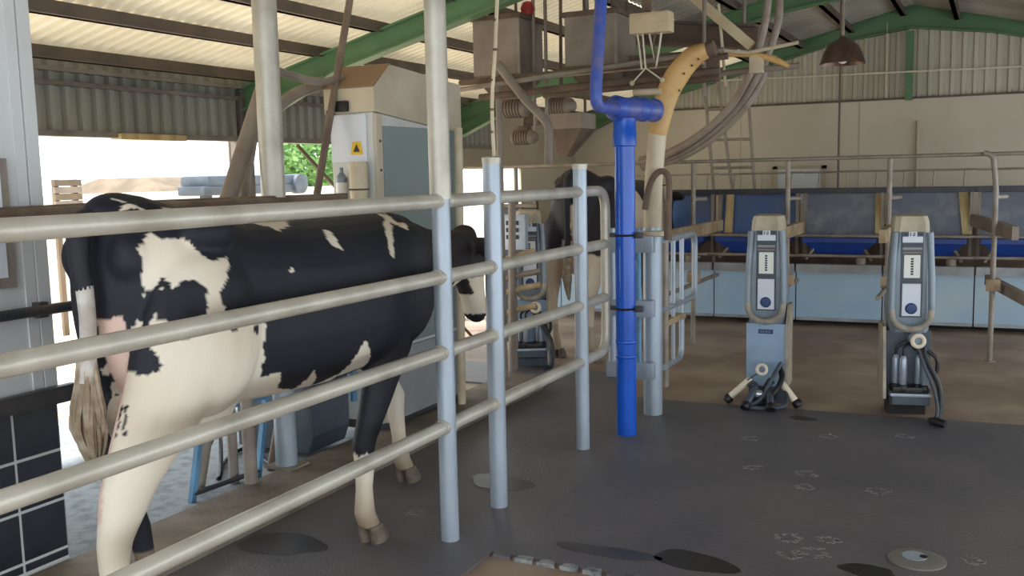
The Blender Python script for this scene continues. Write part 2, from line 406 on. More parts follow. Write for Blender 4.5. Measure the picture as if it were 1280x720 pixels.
# ================================================================== FLOOR COVER
rm = thing('rubber_mat', 'wide black rubber mat in front of the two milking units', 'mat', (-1, 5, 0))
edge_y = lambda x: 6.57 + 0.08 * (x + 1.5)
part(MB().prism([(-1.92, 3.56), (2.9, 3.56), (2.9, edge_y(2.9)), (-1.92, edge_y(-1.92))], 'z', 0.0, MATZ), 'mat_sheet', 'rubber', rm, smooth=False)
for i in range(18):                              # interlocking teeth along the near edge
    x = -1.86 + i * 0.105
    t = MB().prism([(x - .03, 3.56), (x - .042, 3.52), (x + .042, 3.52), (x + .03, 3.56)], 'z', 0.0, MATZ + .003)
    part(t, 'mat_tooth', 'rubber_edge' if i % 5 else 'rubber', rm, smooth=False)
lm = MB().prism([(-3.05, YN), (-1.92, YN), (-1.92, 6.54), (-2.3, 6.54), (-2.7, 7.3), (-4.2, 7.3), (-4.2, 6.56), (-3.05, 6.56)], 'z', 0, MATZ)
single(lm, 'lane_mat', 'rubber', 'black rubber matting of the narrow lane under the near cow', 'mat', smooth=False)
def blob(c, rx, ry, z, n=28, jit=.12, seed=0):
    random.seed(seed); poly = []
    ph = [random.uniform(0, 6.28) for _ in range(3)]
    for i in range(n):
        a = 2 * pi * i / n; k = 1 + jit * (sin(2 * a + ph[0]) + .6 * sin(3 * a + ph[1]) + .4 * sin(5 * a + ph[2]))
        poly.append((c[0] + rx * k * cos(a), c[1] + ry * k * sin(a)))
    return MB().prism(poly, 'z', z, z + .002)
for (px, py, rx, ry, lab) in ((868, 702, .17, .10, 'dark oval patch on the mat near the chequered mat edge'), (626, 603, .17, .13, 'dark wet patch at the foot of the fence posts'),
                              (1085, 714, .12, .06, 'small dark patch beside the round floor drain'), (352, 680, .22, .12, 'dark wet patch below the belly of the near cow'),
                              (1003, 523, .09, .05, 'small dark patch between the two milking units'), (760, 690, .22, .06, 'dark bluish wet streak beside the mat teeth')):
    p = gz(px, py, MATZ)
    single(blob(p, rx, ry, MATZ, seed=px), 'floor_patch', 'floor_patch' if px in (868, 1085, 1003) else 'wet', lab, 'floor_patch', (p.x, p.y, MATZ), smooth=False)  # thin flat discs, darker in tone than the mat
dr = gz(1146, 700, MATZ)
d = thing('floor_drain', 'round pale floor drain with a dark hole near the bottom edge', 'drain', (dr.x, dr.y, MATZ))
part(MB().lathe(dr, [(.115, 0), (.115, .006), (.09, .012), (.05, .008), (.0, .008)], 28), 'rim', 'drain', d)
part(MB().lathe(dr + Vector((-.01, .02, .004)), [(.05, 0), (.05, .007), (.0, .007)], 20), 'grate', 'galv', d)
part(MB().lathe(dr + Vector((.025, .02, .006)), [(.016, 0), (.016, .008), (.0, .008)], 14), 'hole', 'black_rubber', d, 'dark round hole')
random.seed(3)
for k, (px, py, r) in enumerate(((1008, 592, .06), (1006, 608, .055), (1036, 545, .06), (986, 672, .06), (1017, 690, .065), (1098, 614, .06), (940, 584, .05), (940, 548, .06), (986, 693, .05), (1035, 675, .05), (1130, 545, .05), (1215, 700, .05), (520, 640, .05))):
    p = gz(px, py, MATZ); b = MB()
    for j in range(26):
        a = random.uniform(0, 6.28); q = r * random.uniform(.55, 1.1); s_ = random.uniform(.003, .009)
        x = p.x + q * cos(a); y = p.y + q * sin(a) * .9; t = random.uniform(0, 3)
        b.prism([(x + s_ * 1.8 * cos(t + h) * random.uniform(.6, 1.2), y + s_ * sin(t + h)) for h in (0, 1.2, 2.5, 3.8, 5.0)], 'z', MATZ, MATZ + .0015)
    o = part(b, 'hoof_splash', 'splash', rm, 'dried pale hoof print', smooth=False, kind='stuff')

# ================================================================== NEAR FENCE
FX = -2.16
fe = thing('tube_fence', 'grey tubular steel fence with four rails in front of the near cow', 'fence', (FX, 3.6, 0))
for (y, top, r, m_) in ((3.60, 3.05, .041, 'galv'), (4.08, 1.73, .043, 'galv'), (5.17, 1.70, .040, 'galv')):
    part(MB().tube([(FX, y, MATZ), (FX, y, top)], r, 20), 'post', m_, fe)
part(MB().tube([(FX, 3.60, 1.55), (FX, 3.60, 3.05)], .047, 20), 'post_sleeve', 'galv_rail', fe, 'wider upper sleeve of the tall post, toned beige for warm light from above')  # sleeve is a part; its beige paints the warm roof light on the post
for y, z in ((4.08, 1.73), (5.17, 1.70)):
    part(MB().lathe((FX, y, z), [(.044, -.03), (.046, 0), (.03, .006), (0, .008)], 20), 'post_cap', 'galv_rail', fe)
RZ = (1.54, 1.21, 0.877, 0.54)
part(MB().bent([(FX + .0, 0.3, RZ[0]), (FX, 5.57, RZ[0]), (FX, 5.57, RZ[3]), (FX, 0.3, RZ[3])], .031, .13, 14), 'outer_rail_loop', 'galv_rail', fe, 'top and bottom rail joined by a rounded end')
for z in RZ[1:3]:
    part(MB().tube([(FX, 0.3, z), (FX, 5.57, z)], .031, 14), 'rail', 'galv_rail', fe)
for y in (3.60, 4.08):
    for z in RZ:
        part(MB().tube([(FX, y - .055, z), (FX, y + .055, z)], .036, 14), 'weld_collar', 'galv_rail', fe)

# ================================================================== FAR SIDE OF THE LANE (on the kerb)
KX = -3.30
kf = thing('lane_back_rail', 'brown weathered rail behind the back of the near cow', 'fence', (KX, 3.9, .12))
part(MB().tube([gx(-30, 271, KX), gx(110, 262, KX), gx(270, 255, KX), gx(432, 248, KX)], .02, 10), 'rail', 'brown_rail', kf)
part(MB().tube([gx(-30, 265, KX - .02), gx(110, 257, KX - .02), gx(270, 250, KX - .02), gx(432, 244, KX - .02)], .012, 10), 'pipe', 'brown_rail', kf)
b356 = gz(356, 583, .12)
part(MB().tube([(KX - .04, 3.62, .12), (KX - .04, 3.62, 1.53)], .034, 14), 'post', 'galv_dull', kf)
dk = thing('dark_lane_rail', 'pair of dark rails fixed to the white service wall behind the cow tail', 'rail', (PX + .04, 2.2, .12))
part(MB().tube([(PX + .05, 0.6, 1.16), (PX + .05, PY + .08, 1.16)], .021, 12), 'rail', 'dark_rail', dk)
part(MB().box((PX + .005, 0.6, .775), (PX + .05, PY + .07, .845), .008), 'rail', 'dark_rail', dk)
for y in (1.0, 1.9, 2.5): part(MB().box((PX + .004, y - .02, 1.13), (PX + .05, y + .02, 1.19)), 'bracket', 'dark_rail', dk)
sp = thing('steel_post', 'thick weathered steel post rising from the kerb to the roof', 'post', (-3.36, 3.92, .12))
part(MB().tube([(-3.36, 3.92, .12), (-3.36, 3.92, 1.62)], .058, 20), 'lower_tube', 'galv', sp)
part(MB().tube([(-3.36, 3.92, 1.55), (-3.36, 3.92, roof_z(-3.36) - .1)], .063, 20), 'upper_tube', 'galv_rail', sp, 'upper tube of the post, toned beige for warm light from above')  # warm roof light put into the colour, lower tube kept bluish
part(MB().box((-3.45, 3.84, .12), (-3.27, 4.0, .13)), 'base_plate', 'galv_dull', sp)
BX = -3.52
def pole(p, q, r, name, m_, lab, foot=.06):
    P = [Vector(p), (Vector(p) + Vector(q)) / 2, Vector(q)]
    if foot is not None:
        lo, hi = (P[0], P[2]) if P[0].z < P[2].z else (P[2], P[0])
        P = [hi, None, hi + (lo - hi) * ((hi.z - foot) / (hi.z - lo.z))]
    a = P[2] if foot is not None else min(P, key=lambda v: v.z)
    return single(MB().tube([P[0], P[2]], r, 14), name, m_, lab, 'pole', a)
pole(gx(440, -16, BX), gx(393, 262, BX), .022, 'lean_pole', 'brown_rail', 'thin leaning brown pole just left of the white cabinet')
pole(gx(330, 110, BX), gx(281, 262, BX), .045, 'brace_pole', 'dusty_steel', 'thick slanting brace pole left of the steel post')
pole(gx(322, 130, BX - .1), gx(302, 262, BX - .1), .028, 'brace_pole', 'galv_dull', 'thin slanting brace pole next to the steel post')
single(MB().tube([gx(335, 84, BX), gx(372, 97, BX), gx(402, 102, BX), gx(428, 98, BX)], .022, 12, 6), 'cross_pipe', 'dusty_steel', 'short dusty pipe from the steel post to the leaning pole', 'pipe', gx(372, 97, BX))
single(MB().tube([gx(300, 200, BX - .1), gx(330, 155, BX - .1), gx(368, 118, BX - .1), gx(430, 98, BX - .1)], [.024, .032, .034, .03], 14, 6), 'bent_pipe', 'dusty_steel', 'arched dusty pipe bending behind the steel post', 'pipe', gx(300, 200, BX - .1))
pole(gx(372, 182, -4.6), gx(425, 240, -4.6), .014, 'stay_rod', 'out_brown', 'thin dark stay rod crossing the bright tree', .06)
# blue stand on the yard
bs = thing('blue_stand', 'light blue steel trestle standing behind the belly of the cow', 'stand', (-3.46, 3.5, .06))
A0 = gz(240, 628, .06); A1 = gz(322, 598, .06)
for q in (A0, A1):
    part(MB().bar(q, q + Vector((-.02, .12, .42)), .028, .028, (0, 1, 0)), 'leg', 'blue_frame', bs, smooth=False)
part(MB().tube([A0 + Vector((0, .01, .04)), A1 + Vector((0, .01, .04))], .014, 10), 'foot_bar', 'dark_rail', bs)
part(MB().tube([A0 + Vector((-.02, .12, .42)), A1 + Vector((-.02, .12, .42))], .014, 10), 'top_bar', 'blue_frame', bs)
q = gz(293, 604, .06)
single(MB().tube([q, q + Vector((0, 0, .5))], .026, 14), 'short_post', 'galv_dull', 'short grey post between the legs of the blue stand', 'post', q)
h0 = gz(262, 560, .06)
single(MB().tube([gz(262, 556, .2), gz(276, 570, .06) + Vector((0, 0, .15)), gz(276, 590, .1), gz(272, 596, .075), gz(282, 575, .075), gz(310, 560, .075), gz(336, 580, .075)], .012, 8, 6), 'black_hose', 'black_rubber', 'black hose lying on the pale floor by the blue stand', 'hose', gz(272, 596, .06))
# grey tank low behind the belly
tk = thing('metal_tank', 'low grey steel tank on the floor below the cabinet', 'tank', (-3.7, 4.5, .06))
part(MB().prism([(-3.95, .1), (-3.44, .1), (-3.4, .2), (-3.4, .72), (-3.95, .72)], 'y', 4.2, 4.54), 'tank_body', 'unit_dark', tk, smooth=False)
part(MB().box((-3.97, 4.18, .72), (-3.38, 4.56, .74), .006), 'tank_rim', 'cab_grey', tk, smooth=False)
for y in (4.26, 4.48): part(MB().box((-3.9, y - .02, .06), (-3.86, y + .02, .1)), 'foot', 'unit_dark', tk, smooth=False)

# ================================================================== WHITE CABINET
cx0, cx1, cy0, cy1 = -3.58, -3.26, 4.72, 5.68
cb = thing('equipment_cabinet', 'tall white equipment cabinet with a grey side panel behind the cow', 'cabinet', (-3.44, 5.4, .12))
part(MB().box((cx0, cy0, .16), (cx1 - .015, cy1, 2.03), .008), 'body', 'cab_white', cb, smooth=False)
part(MB().box((cx0 - .01, cy0 - .01, .12), (cx1 - .03, cy1, .17)), 'plinth', 'dark_rail', cb, smooth=False)
hd = MB().prism([(cy0 - .03, 2.03), (cy1 + .02, 1.93), (cy1 + .02, 2.25), (cy0 + .14, 2.31), (cy0 - .03, 2.17)], 'x', cx0 - .02, cx1 + .02)
part(hd, 'hood', 'cab_hood', cb, smooth=False)
part(MB().prism([(cy0 - .034, 2.172), (cy0 + .14, 2.314), (cy0 + .145, 2.318), (cy0 - .036, 2.178)], 'x', cx0 - .021, cx1 + .021), 'hood_slope', 'brown_top', cb, 'brownish dusty slope of the hood', smooth=False)
part(MB().box((cx1 - .015, cy0 + .07, .62), (cx1 + .004, cy1 - .03, 1.95), .004), 'side_panel', 'cab_green', cb, 'grey green side panel', smooth=False)
part(MB().box((cx1 - .015, cy0 + .02, .16), (cx1 + .003, cy1 - .01, .60), .004), 'lower_panel', 'cab_grey', cb, smooth=False)
part(MB().box((cx1 - .012, cy0 - .004, .17), (cx1 + .008, cy0 + .06, 2.02), .004), 'corner_strip', 'cab_hood', cb, smooth=False)
for z in (1.35, 1.52, 1.69, 1.86): part(MB().sphere((cx1 + .01, cy0 + .03, z), .009, seg=8, rings=5), 'bolt', 'dusty_brown', cb)
part(MB().box((cx0 + .005, cy0 - .012, 1.74), (cx1 - .06, cy0 + .001, 2.02), .004), 'front_door', 'white_plastic', cb, smooth=False)
stk = part(MB().prism([(cx0 + .15, 1.785), (cx0 + .235, 1.785), (cx0 + .22, 1.86), (cx0 + .165, 1.86)], 'y', cy0 - .016, cy0 - .011), 'warning_sticker', 'yellow', cb, 'yellow warning sticker', smooth=False)
part(MB().prism([(cx0 + .17, 1.80), (cx0 + .215, 1.80), (cx0 + .1925, 1.845)], 'y', cy0 - .019, cy0 - .015), 'triangle_mark', 'ink', stk, smooth=False)
part(MB().box((cx0 + .03, cy0 - .05, 2.035), (cx0 + .16, cy0 - .01, 2.10), .012), 'black_bracket', 'black_rubber', cb)
part(MB().box((cx0 + .0, cy0 - .045, 2.02), (cx0 + .05, cy0 - .01, 2.05), .008), 'black_bracket', 'black_rubber', cb)
part(MB().lathe((cx0 + .23, cy0 - .06, 1.30), [(.03, 0), (.035, .12), (.055, .26), (.055, .42), (.05, .44)], 18), 'vertical_drum', 'cream_pipe', cb, 'dusty drum strapped to the front')
part(MB().torus((cx0 + .23, cy0 - .06, 1.58), .056, .006, seg=18, k=6), 'strap', 'dusty_brown', cb)
part(MB().lathe((cx0 + .10, cy0 - .05, 1.52), [(.025, 0), (.034, .01), (.034, .13), (.012, .16), (.012, .19)], 14), 'bottle', 'unit_grey', cb)
part(MB().lathe((cx0 + .10, cy0 - .05, 1.56), [(.035, 0), (.0355, .002), (.0355, .06), (.035, .062)], 14), 'bottle_label', 'label_white', cb)
part(MB().tube([(cx0 + .12, cy0 - .05, .3), (cx0 + .12, cy0 - .05, 1.35), (cx0 + .2, cy0 - .05, 1.4)], .022, 10), 'down_pipe', 'blue_frame', cb)
# pale beam pipe bottom-right of cabinet
gp = thing('grey_drip_post', 'dusty conduit post just right of the white cabinet', 'post', (-3.2, 6.25, .12))
part(MB().tube([gx(578, 560, -3.18) * 1, gx(573, 160, -3.18)], .028, 12), 'conduit', 'cream_pipe', gp)

# ================================================================== COWS
FLX = -2.30
def side(px, py, x=FLX):
    p = gx(px, py, x); return (p.y, p.z)
def inpoly(u, v, poly):
    r = False; j = len(poly) - 1
    for i in range(len(poly)):
        a, b = poly[i], poly[j]
        if (a[1] > v) != (b[1] > v) and u < (b[0] - a[0]) * (v - a[1]) / (b[1] - a[1]) + a[0]: r = not r
        j = i
    return r
DARK = rgb(27, 29, 38)[:3]; WHITE = rgb(222, 212, 194)[:3]; PINK = rgb(214, 178, 166)[:3]; TAN = rgb(190, 158, 118)[:3]; DIRT = rgb(146, 126, 104)[:3]; BROWN = rgb(52, 42, 40)[:3]
def mix(a, b, t): return tuple(x * (1 - t) + y * t for x, y in zip(a, b))
def ring(y, top, bot, hw, n=28, p=0.82, wz=0.5):
    zc = bot + (top - bot) * wz; R = []
    for j in range(n):
        a = 2 * pi * j / n; ca, sa = cos(a), sin(a)
        x = hw * math.copysign(abs(ca) ** p, ca); z = zc + (top - zc if sa > 0 else zc - bot) * math.copysign(abs(sa) ** .9, sa)
        R.append(Vector((x, y, z)))
    return R
def leg_loft(mb, pts, n=16):
    mb.loft([[Vector((x + rx * cos(2 * pi * j / n), y + ry * sin(2 * pi * j / n), z)) for j in range(n)] for x, y, z, rx, ry in pts])
def tilted_loft(mb, pts, n=18):
    """pts: (center, axis_u, axis_v, ru, rv)"""
    mb.loft([[Vector(c) + Vector(u) * ru * cos(2 * pi * j / n) + Vector(v) * rv * sin(2 * pi * j / n) for j in range(n)] for c, u, v, ru, rv in pts])
def cow_body(name, legs, head, voxel, torso, neck, color, ys=1.0, prep=None):
    b = MB()
    b.loft([ring(*t) for t in torso])
    b.loft([ring(*t) for t in neck])
    # hook and pin bones, shoulder blades
    for s_ in (-1, 1):
        b.sphere((s_ * .20, .34, 1.46), .07, .13, .075); b.sphere((s_ * .11, .07, 1.39), .07, .07, .09)
        b.sphere((s_ * .19, 1.66, 1.15), .12, .22, .28); b.sphere((s_ * .2, .30 if s_ > 0 else .40, 1.12), .13, .27, .3)
    b.sphere((0, .12, 1.53), .07, .13, .075)
    b.sphere((0, .33, .84), .17, .30, .17)                          # udder
    for l in legs: leg_loft(b, l)
    # head: poll -> muzzle
    P, D = Vector(head['poll']), Vector(head['dir']).normalized(); U = Vector((1, 0, 0)); V = D.cross(U).normalized()
    if V.y < 0: V = -V                                            # V points to the forehead
    L = .50
    tilted_loft(b, [(P + D * (L * t) + V * o, U, V, ru, rv) for t, ru, rv, o in ((-.06, .06, .05, -.02), (.0, .095, .09, -.01), (.12, .105, .12, -.01), (.28, .118, .135, 0), (.42, .10, .12, .005), (.6, .078, .092, .012), (.8, .068, .075, .016), (.93, .074, .068, .012), (1.0, .066, .056, .008), (1.03, .04, .034, .004))])
    b.sphere(P + D * .02 + V * .05, .075, .06, .06)
    for s_ in (-1, 1):
        b.sphere(P + D * (L * .27) + V * .06 + U * s_ * .095, .035, .04, .035)      # brow
        e0 = P + D * .04 + U * s_ * .08 + V * -.01; E = Vector((s_ * 1, -.25, -.22)).normalized(); F = E.cross(Vector((0, 1, 0))).normalized(); G = E.cross(F)
        tilted_loft(b, [(e0 + E * t, F, G, ru, rv) for t, ru, rv in ((0, .028, .024), (.05, .05, .022), (.11, .062, .018), (.17, .045, .016), (.205, .016, .012))], 12)
    me = b.mesh('tmp', 'coat'); me.transform(Matrix.Diagonal((1, ys, 1, 1))); P = Vector((P.x, P.y * ys, P.z))
    t = bpy.data.objects.new('tmp', me); COL.objects.link(t)
    r = t.modifiers.new('r', 'REMESH'); r.mode = 'VOXEL'; r.voxel_size = voxel
    s_ = t.modifiers.new('s', 'SMOOTH'); s_.factor = .5; s_.iterations = 7 if voxel < .016 else 4
    dg = bpy.context.evaluated_depsgraph_get(); dg.update()
    out = bpy.data.meshes.new_from_object(t.evaluated_get(dg)); out.name = name
    bpy.data.objects.remove(t); bpy.data.meshes.remove(me)
    out.materials.clear(); out.materials.append(M['coat'])
    ca = out.color_attributes.new('coat', 'FLOAT_COLOR', 'POINT')
    if prep: prep(out)
    buf = []
    for v in out.vertices:
        buf.extend(color(v.co)); buf.append(1.0)
    ca.data.foreach_set('color', buf)
    out.shade_smooth()
    return out, (P, D, U, V, L)
TORSO = [(0.0, 1.40, 1.12, .07), (0.04, 1.52, 1.0, .15), (0.10, 1.585, .90, .20), (.17, 1.60, .86, .235), (.26, 1.575, .82, .265), (.38, 1.535, .80, .28), (.48, 1.51, .80, .285), (.64, 1.485, .79, .30), (.85, 1.475, .78, .335), (1.1, 1.47, .77, .35), (1.35, 1.47, .78, .33), (1.55, 1.475, .79, .29), (1.72, 1.48, .81, .25), (1.86, 1.46, .87, .20), (1.96, 1.42, 1.0, .14)]
NECK = [(1.6, 1.47, .95, .20), (1.8, 1.465, .93, .185), (1.98, 1.42, .96, .15), (2.15, 1.375, .99, .12), (2.32, 1.345, 1.02, .105), (2.48, 1.345, 1.06, .10), (2.58, 1.32, 1.12, .085)]
def hind(x, yh, yk, yf, dy=0.0):
    return [(x * .8, .34, 1.32, .10, .22), (x, .28 + dy, 1.15, .13, .25), (x * 1.05, .20 + dy, .98, .125, .23), (x * 1.05, .10 + yh * .25 + dy, .82, .10, .175), (x, yh * .6 + .02 + dy * .6, .66, .07, .115), (x * .95, yh, .50, .048, .066), (x * .93, yk, .40, .04, .05), (x * .93, (yk + yf) / 2, .26, .034, .040), (x * .93, yf, .15, .042, .048), (x * .93, yf + .03, .09, .04, .05), (x * .93, yf + .045, .07, .045, .058)]
def fore(x, ye, yk, yf, zk=.42):
    return [(x * .9, 1.66, 1.2, .09, .19), (x, 1.62 + (ye - 1.55) * .3, 1.0, .085, .165), (x, ye, .84, .08, .155), (x * .95, ye * .45 + yk * .55, .62, .06, .10), (x * .92, yk, zk + .04, .05, .062), (x * .92, yk + .0, zk - .06, .044, .05), (x * .9, (yk + yf) / 2, .26, .038, .043), (x * .9, yf, .15, .046, .054), (x * .9, yf + .03, .09, .046, .06), (x * .9, yf + .045, .07, .046, .06)]
def hooves(root, feet, z0):
    for x, y in feet:
        b = MB()
        for s_ in (-1, 1):
            R = []
            for z, k, dy in ((0, 1.0, .012), (.02, .97, .008), (.055, .85, -.005), (.085, .72, -.02)):
                R.append([Vector((x + s_ * .029 + .029 * k * cos(2 * pi * j / 14), y + dy + (.075 if sin(2 * pi * j / 14) > 0 else .05) * k * sin(2 * pi * j / 14), z0 + z)) for j in range(14)])
            b.loft(R)
        part(b, 'hoof', 'hoof', root)
def dress(root, hd_, tail_pts, switch_m, scale_r=1.0):
    P, D, U, V, L = hd_
    for s_ in (-1, 1):
        part(MB().sphere(P + D * (L * .30) + V * .055 + U * s_ * .112, .017, .02, .02, 12, 8), 'eye', 'eye', root)
        part(MB().sphere(P + D * (L * 1.0) + V * .03 + U * s_ * .03, .012, .014, .012, 8, 6), 'nostril', 'eye', root)
    part(MB().sphere(P + D * (L * 1.0) + V * .0, .05, .045, .035, 14, 8), 'muzzle', 'hair_black', root, 'dark moist muzzle')

# ---- near cow
CX, CY = -2.62, 2.15; YS = .94
WB = [(170, 311), (188, 289), (203, 300), (234, 300), (265, 327), (284, 319), (277, 364), (281, 389), (300, 402), (333, 404), (329, 430), (325, 472), (352, 465), (345, 486), (367, 486), (392, 463), (389, 481), (402, 481), (425, 467), (440, 450), (457, 424), (463, 440), (455, 470), (440, 520), (340, 560), (240, 620), (215, 760), (40, 760), (60, 610), (90, 540), (122, 532), (148, 492), (155, 473), (197, 472), (204, 455), (192, 440), (179, 428), (179, 409), (184, 369), (179, 338)]
DB = [[(188, 365), (203, 346), (215, 362), (228, 352), (247, 350), (259, 362), (257, 395), (241, 402), (237, 425), (230, 425), (215, 405), (205, 396), (199, 400), (190, 385)], [(159, 505), (168, 508), (161, 530), (142, 556), (150, 530)], [(286, 406), (297, 404), (296, 413), (288, 415)], [(317, 406), (323, 407), (322, 418), (317, 416)]]
WS = [[(403, 285), (412, 288), (421, 299), (428, 313), (413, 306), (407, 297)], [(471, 266), (482, 270), (490, 295), (493, 325), (486, 316), (481, 290)], [(472, 265), (490, 272), (512, 287), (508, 288), (485, 276)], [(330, 275), (352, 275), (348, 289), (338, 284)], [(362, 338), (366, 330), (370, 340)], [(163, 240), (178, 246), (182, 262), (150, 262), (158, 252)], [(205, 262), (222, 258), (232, 266), (215, 268)]]
WBs, DBs, WSs = [], [], []
def near_prep(mesh):
    """outline points of the coat patches, looked up where they lie on the cow's own near flank"""
    from mathutils.bvhtree import BVHTree
    T = BVHTree.FromPolygons([v.co for v in mesh.vertices], [p.vertices for p in mesh.polygons])
    off = Vector((CX, CY, MATZ))
    def hit(px, py):
        d = _ray(px, py).normalized(); p = T.ray_cast(_C - off, d)[0]
        if p is None or p.x < -.1: q = gx(px, py, CX + .2); return (q.y, q.z)
        return (p.y + CY, p.z + MATZ)
    f = lambda L_: [hit(*q) for q in L_]
    WBs[:] = f(WB); DBs[:] = [f(p) for p in DB]; WSs[:] = [f(p) for p in WS]
def near_color(co):
    n1 = noise.noise(co * 24) * .009 + noise.noise(co * 60) * .004
    n2 = noise.noise(co * 24 + Vector((9, 9, 9))) * .010 + noise.noise(co * 60 + Vector((4, 4, 4))) * .004
    Y, Z = co.y + CY + n1, co.z + n2 + MATZ; x = co.x
    if x < -.02: Y += .12 * noise.noise(Vector((3, Y * 2, Z * 2)))
    w = inpoly(Y, Z, WBs) and not any(inpoly(Y, Z, p) for p in DBs)
    if not w and (x > -.05 or co.z > 1.45): w = any(inpoly(Y, Z, p) for p in WSs)
    if x < -.02 and co.y < .5 and co.z > .55: w = False
    rear = co.y < .20 and .58 < co.z + n2 < 1.2 and .02 < x + n1 < .165 - max(0, co.z - .8) * .12 and co.y < .06 + (.165 - x) * 1.2
    if x > .03 and co.y < .34 and co.z + n2 * 1.5 < 1.03: w = not inpoly(Y, Z, DBs[1])
    if rear: w = True
    front = co.y > 1.0 and co.z < .82
    if front:
        if x > 0: w = co.z < .43 + n1 * 3 or (co.y < 1.46 + (co.z - .7) * .45 and co.z > .6 and co.z < .8 and Y < 3.2)
        else: w = co.z < .66 + n1 * 3
    if co.y > 2.2:                                                  # head
        w = (co.z < .98 and co.z > .80) or (abs(x - .03) < .035 + n1 * 2 and co.z > 1.12 and co.y > 2.52) or (co.z < 1.08 + n2 and abs(x) > .05 and co.y < 2.58)
        if co.z < .86: w = False
    d = noise.noise(co * 3.0) * .5 + .5
    if w:
        c_ = mix(WHITE, TAN, max(0, min(.55, (d - .45) * 1.1 + max(0, (.95 - co.z)) * (.5 if .5 < co.y < 1.5 else .1))))
        if rear: c_ = mix(c_, PINK, .75)
        if co.z < .75 and .15 < co.y < .7 and abs(x) < .2: c_ = mix(c_, PINK, .6)
        if co.z < .3: c_ = mix(c_, DIRT, min(.9, (.3 - co.z) * 4 + d * .2))
    else:
        c_ = mix(DARK, BROWN, max(0, min(1, (co.y - 1.4) * .9)) * .8 if co.z > .9 else d * .3)
        if co.z < .3: c_ = mix(c_, DIRT, .6)
    return c_
legs = [hind(.17, -.12, -.13, -.10), hind(-.14, .20, .25, .30, .13), fore(.16, 1.54, 1.33, 1.32), fore(-.2, 1.85, 2.13, 2.16, .46)]
me, hd_ = cow_body('cow_body', legs, dict(poll=(0, 2.56, 1.31), dir=(0, .34, -.94)), .0115, TORSO, NECK, near_color, YS, near_prep)
cow = thing('dairy_cow', 'large black and white dairy cow standing in the lane behind the tube fence', 'cow', (CX, CY, MATZ))
o = bpy.data.objects.new('body', me); COL.objects.link(o); o.parent = cow
cow.location = (0, 0, 0)
dress(cow, hd_, None, None)
hooves(cow, [(.158, -.05 * YS), (-.13, .35 * YS), (.145, 1.37 * YS), (-.18, 2.21 * YS)], 0)
# tail: dark dock, white shaft, brown hair switch
part(MB().tube([(0, .07, 1.53), (.0, -.02, 1.50), (.02, -.055, 1.40), (.03, -.05, 1.30)], [.045, .04, .033, .028], 12, 5), 'tail_dock', 'hair_black', cow)
part(MB().tube([(.03, -.05, 1.31), (.035, -.05, 1.2), (.03, -.055, 1.08), (.02, -.06, 1.0)], [.028, .026, .026, .03], 12, 5), 'tail_shaft', 'hair_white', cow, 'white haired tail shaft')
random.seed(11); sw = MB()
for i in range(70):
    a = random.uniform(0, 6.28); r0 = random.uniform(0, .022); r1 = random.uniform(.01, .055); zt = random.uniform(1.0, 1.14); ze = random.uniform(.70, .82)
    x0, y0 = .025 + r0 * cos(a), -.055 + r0 * sin(a); x1, y1 = .015 + r1 * cos(a), -.06 + r1 * sin(a)
    x2, y2 = .015 + r1 * .35 * cos(a + .5), -.05 + r1 * .35 * sin(a + .5)
    sw.tube([(x0, y0, zt), ((x0 + x1) / 2, (y0 + y1) / 2, (zt * .6 + ze * .4)), (x1, y1, zt * .3 + ze * .7), (x2, y2, ze)], [.006, .009, .009, .002], 5, 3)
part(sw, 'tail_switch', 'hair_brown', cow, 'brown matted tail switch')
cow.location = (CX, CY, MATZ)

# ---- second cow in the stall
C2 = Vector((-3.30, 7.68, 0.0))
def far_color(co):
    n = noise.noise(co * 3.2 + Vector((5.3, 1.1, 2.2))); m = noise.noise(co * 14) * .06
    w = (n + m > .12 and co.z < 1.5 and co.y > .5)
    if co.y < .5 and co.z < .93 + m * 2: w = True
    if .5 < co.y < .95 and co.z < 1.42 and co.x > 0: w = True
    if co.y < .5 and co.z >= .93 and co.z < 1.62: w = abs(co.x - .02) < .03 and co.z < 1.3
    if co.y > 1.15 and co.z > .75: w = False
    d = noise.noise(co * 3) * .5 + .5
    c_ = mix(WHITE, TAN, min(.7, d * .8)) if w else mix(DARK, BROWN, d * .6)
    if co.y < .18 and .7 < co.z < 1.0 and abs(co.x) < .10: c_ = mix(c_, PINK, .75)
    if co.z < .3: c_ = mix(c_, DIRT, .6)
    return c_
NECK2 = [(1.6, 1.47, .95, .20), (1.8, 1.465, .93, .185), (1.98, 1.43, .97, .15), (2.15, 1.41, 1.03, .12), (2.3, 1.41, 1.08, .105), (2.44, 1.42, 1.14, .10), (2.54, 1.40, 1.2, .085)]
legs2 = [hind(.18, -.04, -.03, .0), hind(-.18, -.02, .0, .05), fore(.16, 1.55, 1.55, 1.55), fore(-.16, 1.55, 1.6, 1.62)]
me2, hd2 = cow_body('cow_body', legs2, dict(poll=(0, 2.5, 1.36), dir=(0, .5, -.86)), .022, TORSO, NECK2, far_color)
cow2 = thing('dairy_cow', 'black and white dairy cow in the stall, rump towards the camera, behind the blue pipe', 'cow', (0, 0, 0))
o = bpy.data.objects.new('body', me2); COL.objects.link(o); o.parent = cow2
dress(cow2, hd2, None, None)
hooves(cow2, [(.167, .05), (-.167, .10), (.145, 1.6), (-.145, 1.67)], 0)
part(MB().tube([(0, .07, 1.53), (.0, -.03, 1.50), (-.01, -.06, 1.35), (-.01, -.05, 1.1), (-.01, -.06, .85)], [.045, .04, .03, .022, .03], 10, 5), 'tail_dock', 'hair_black', cow2)
part(MB().tube([(-.01, -.06, .87), (-.01, -.07, .7), (-.0, -.06, .52)], [.03, .042, .008], 10, 5), 'tail_switch', 'hair_brown', cow2)
cow2.location = C2; cow2.scale = (1.07, 1.0, 1.06)

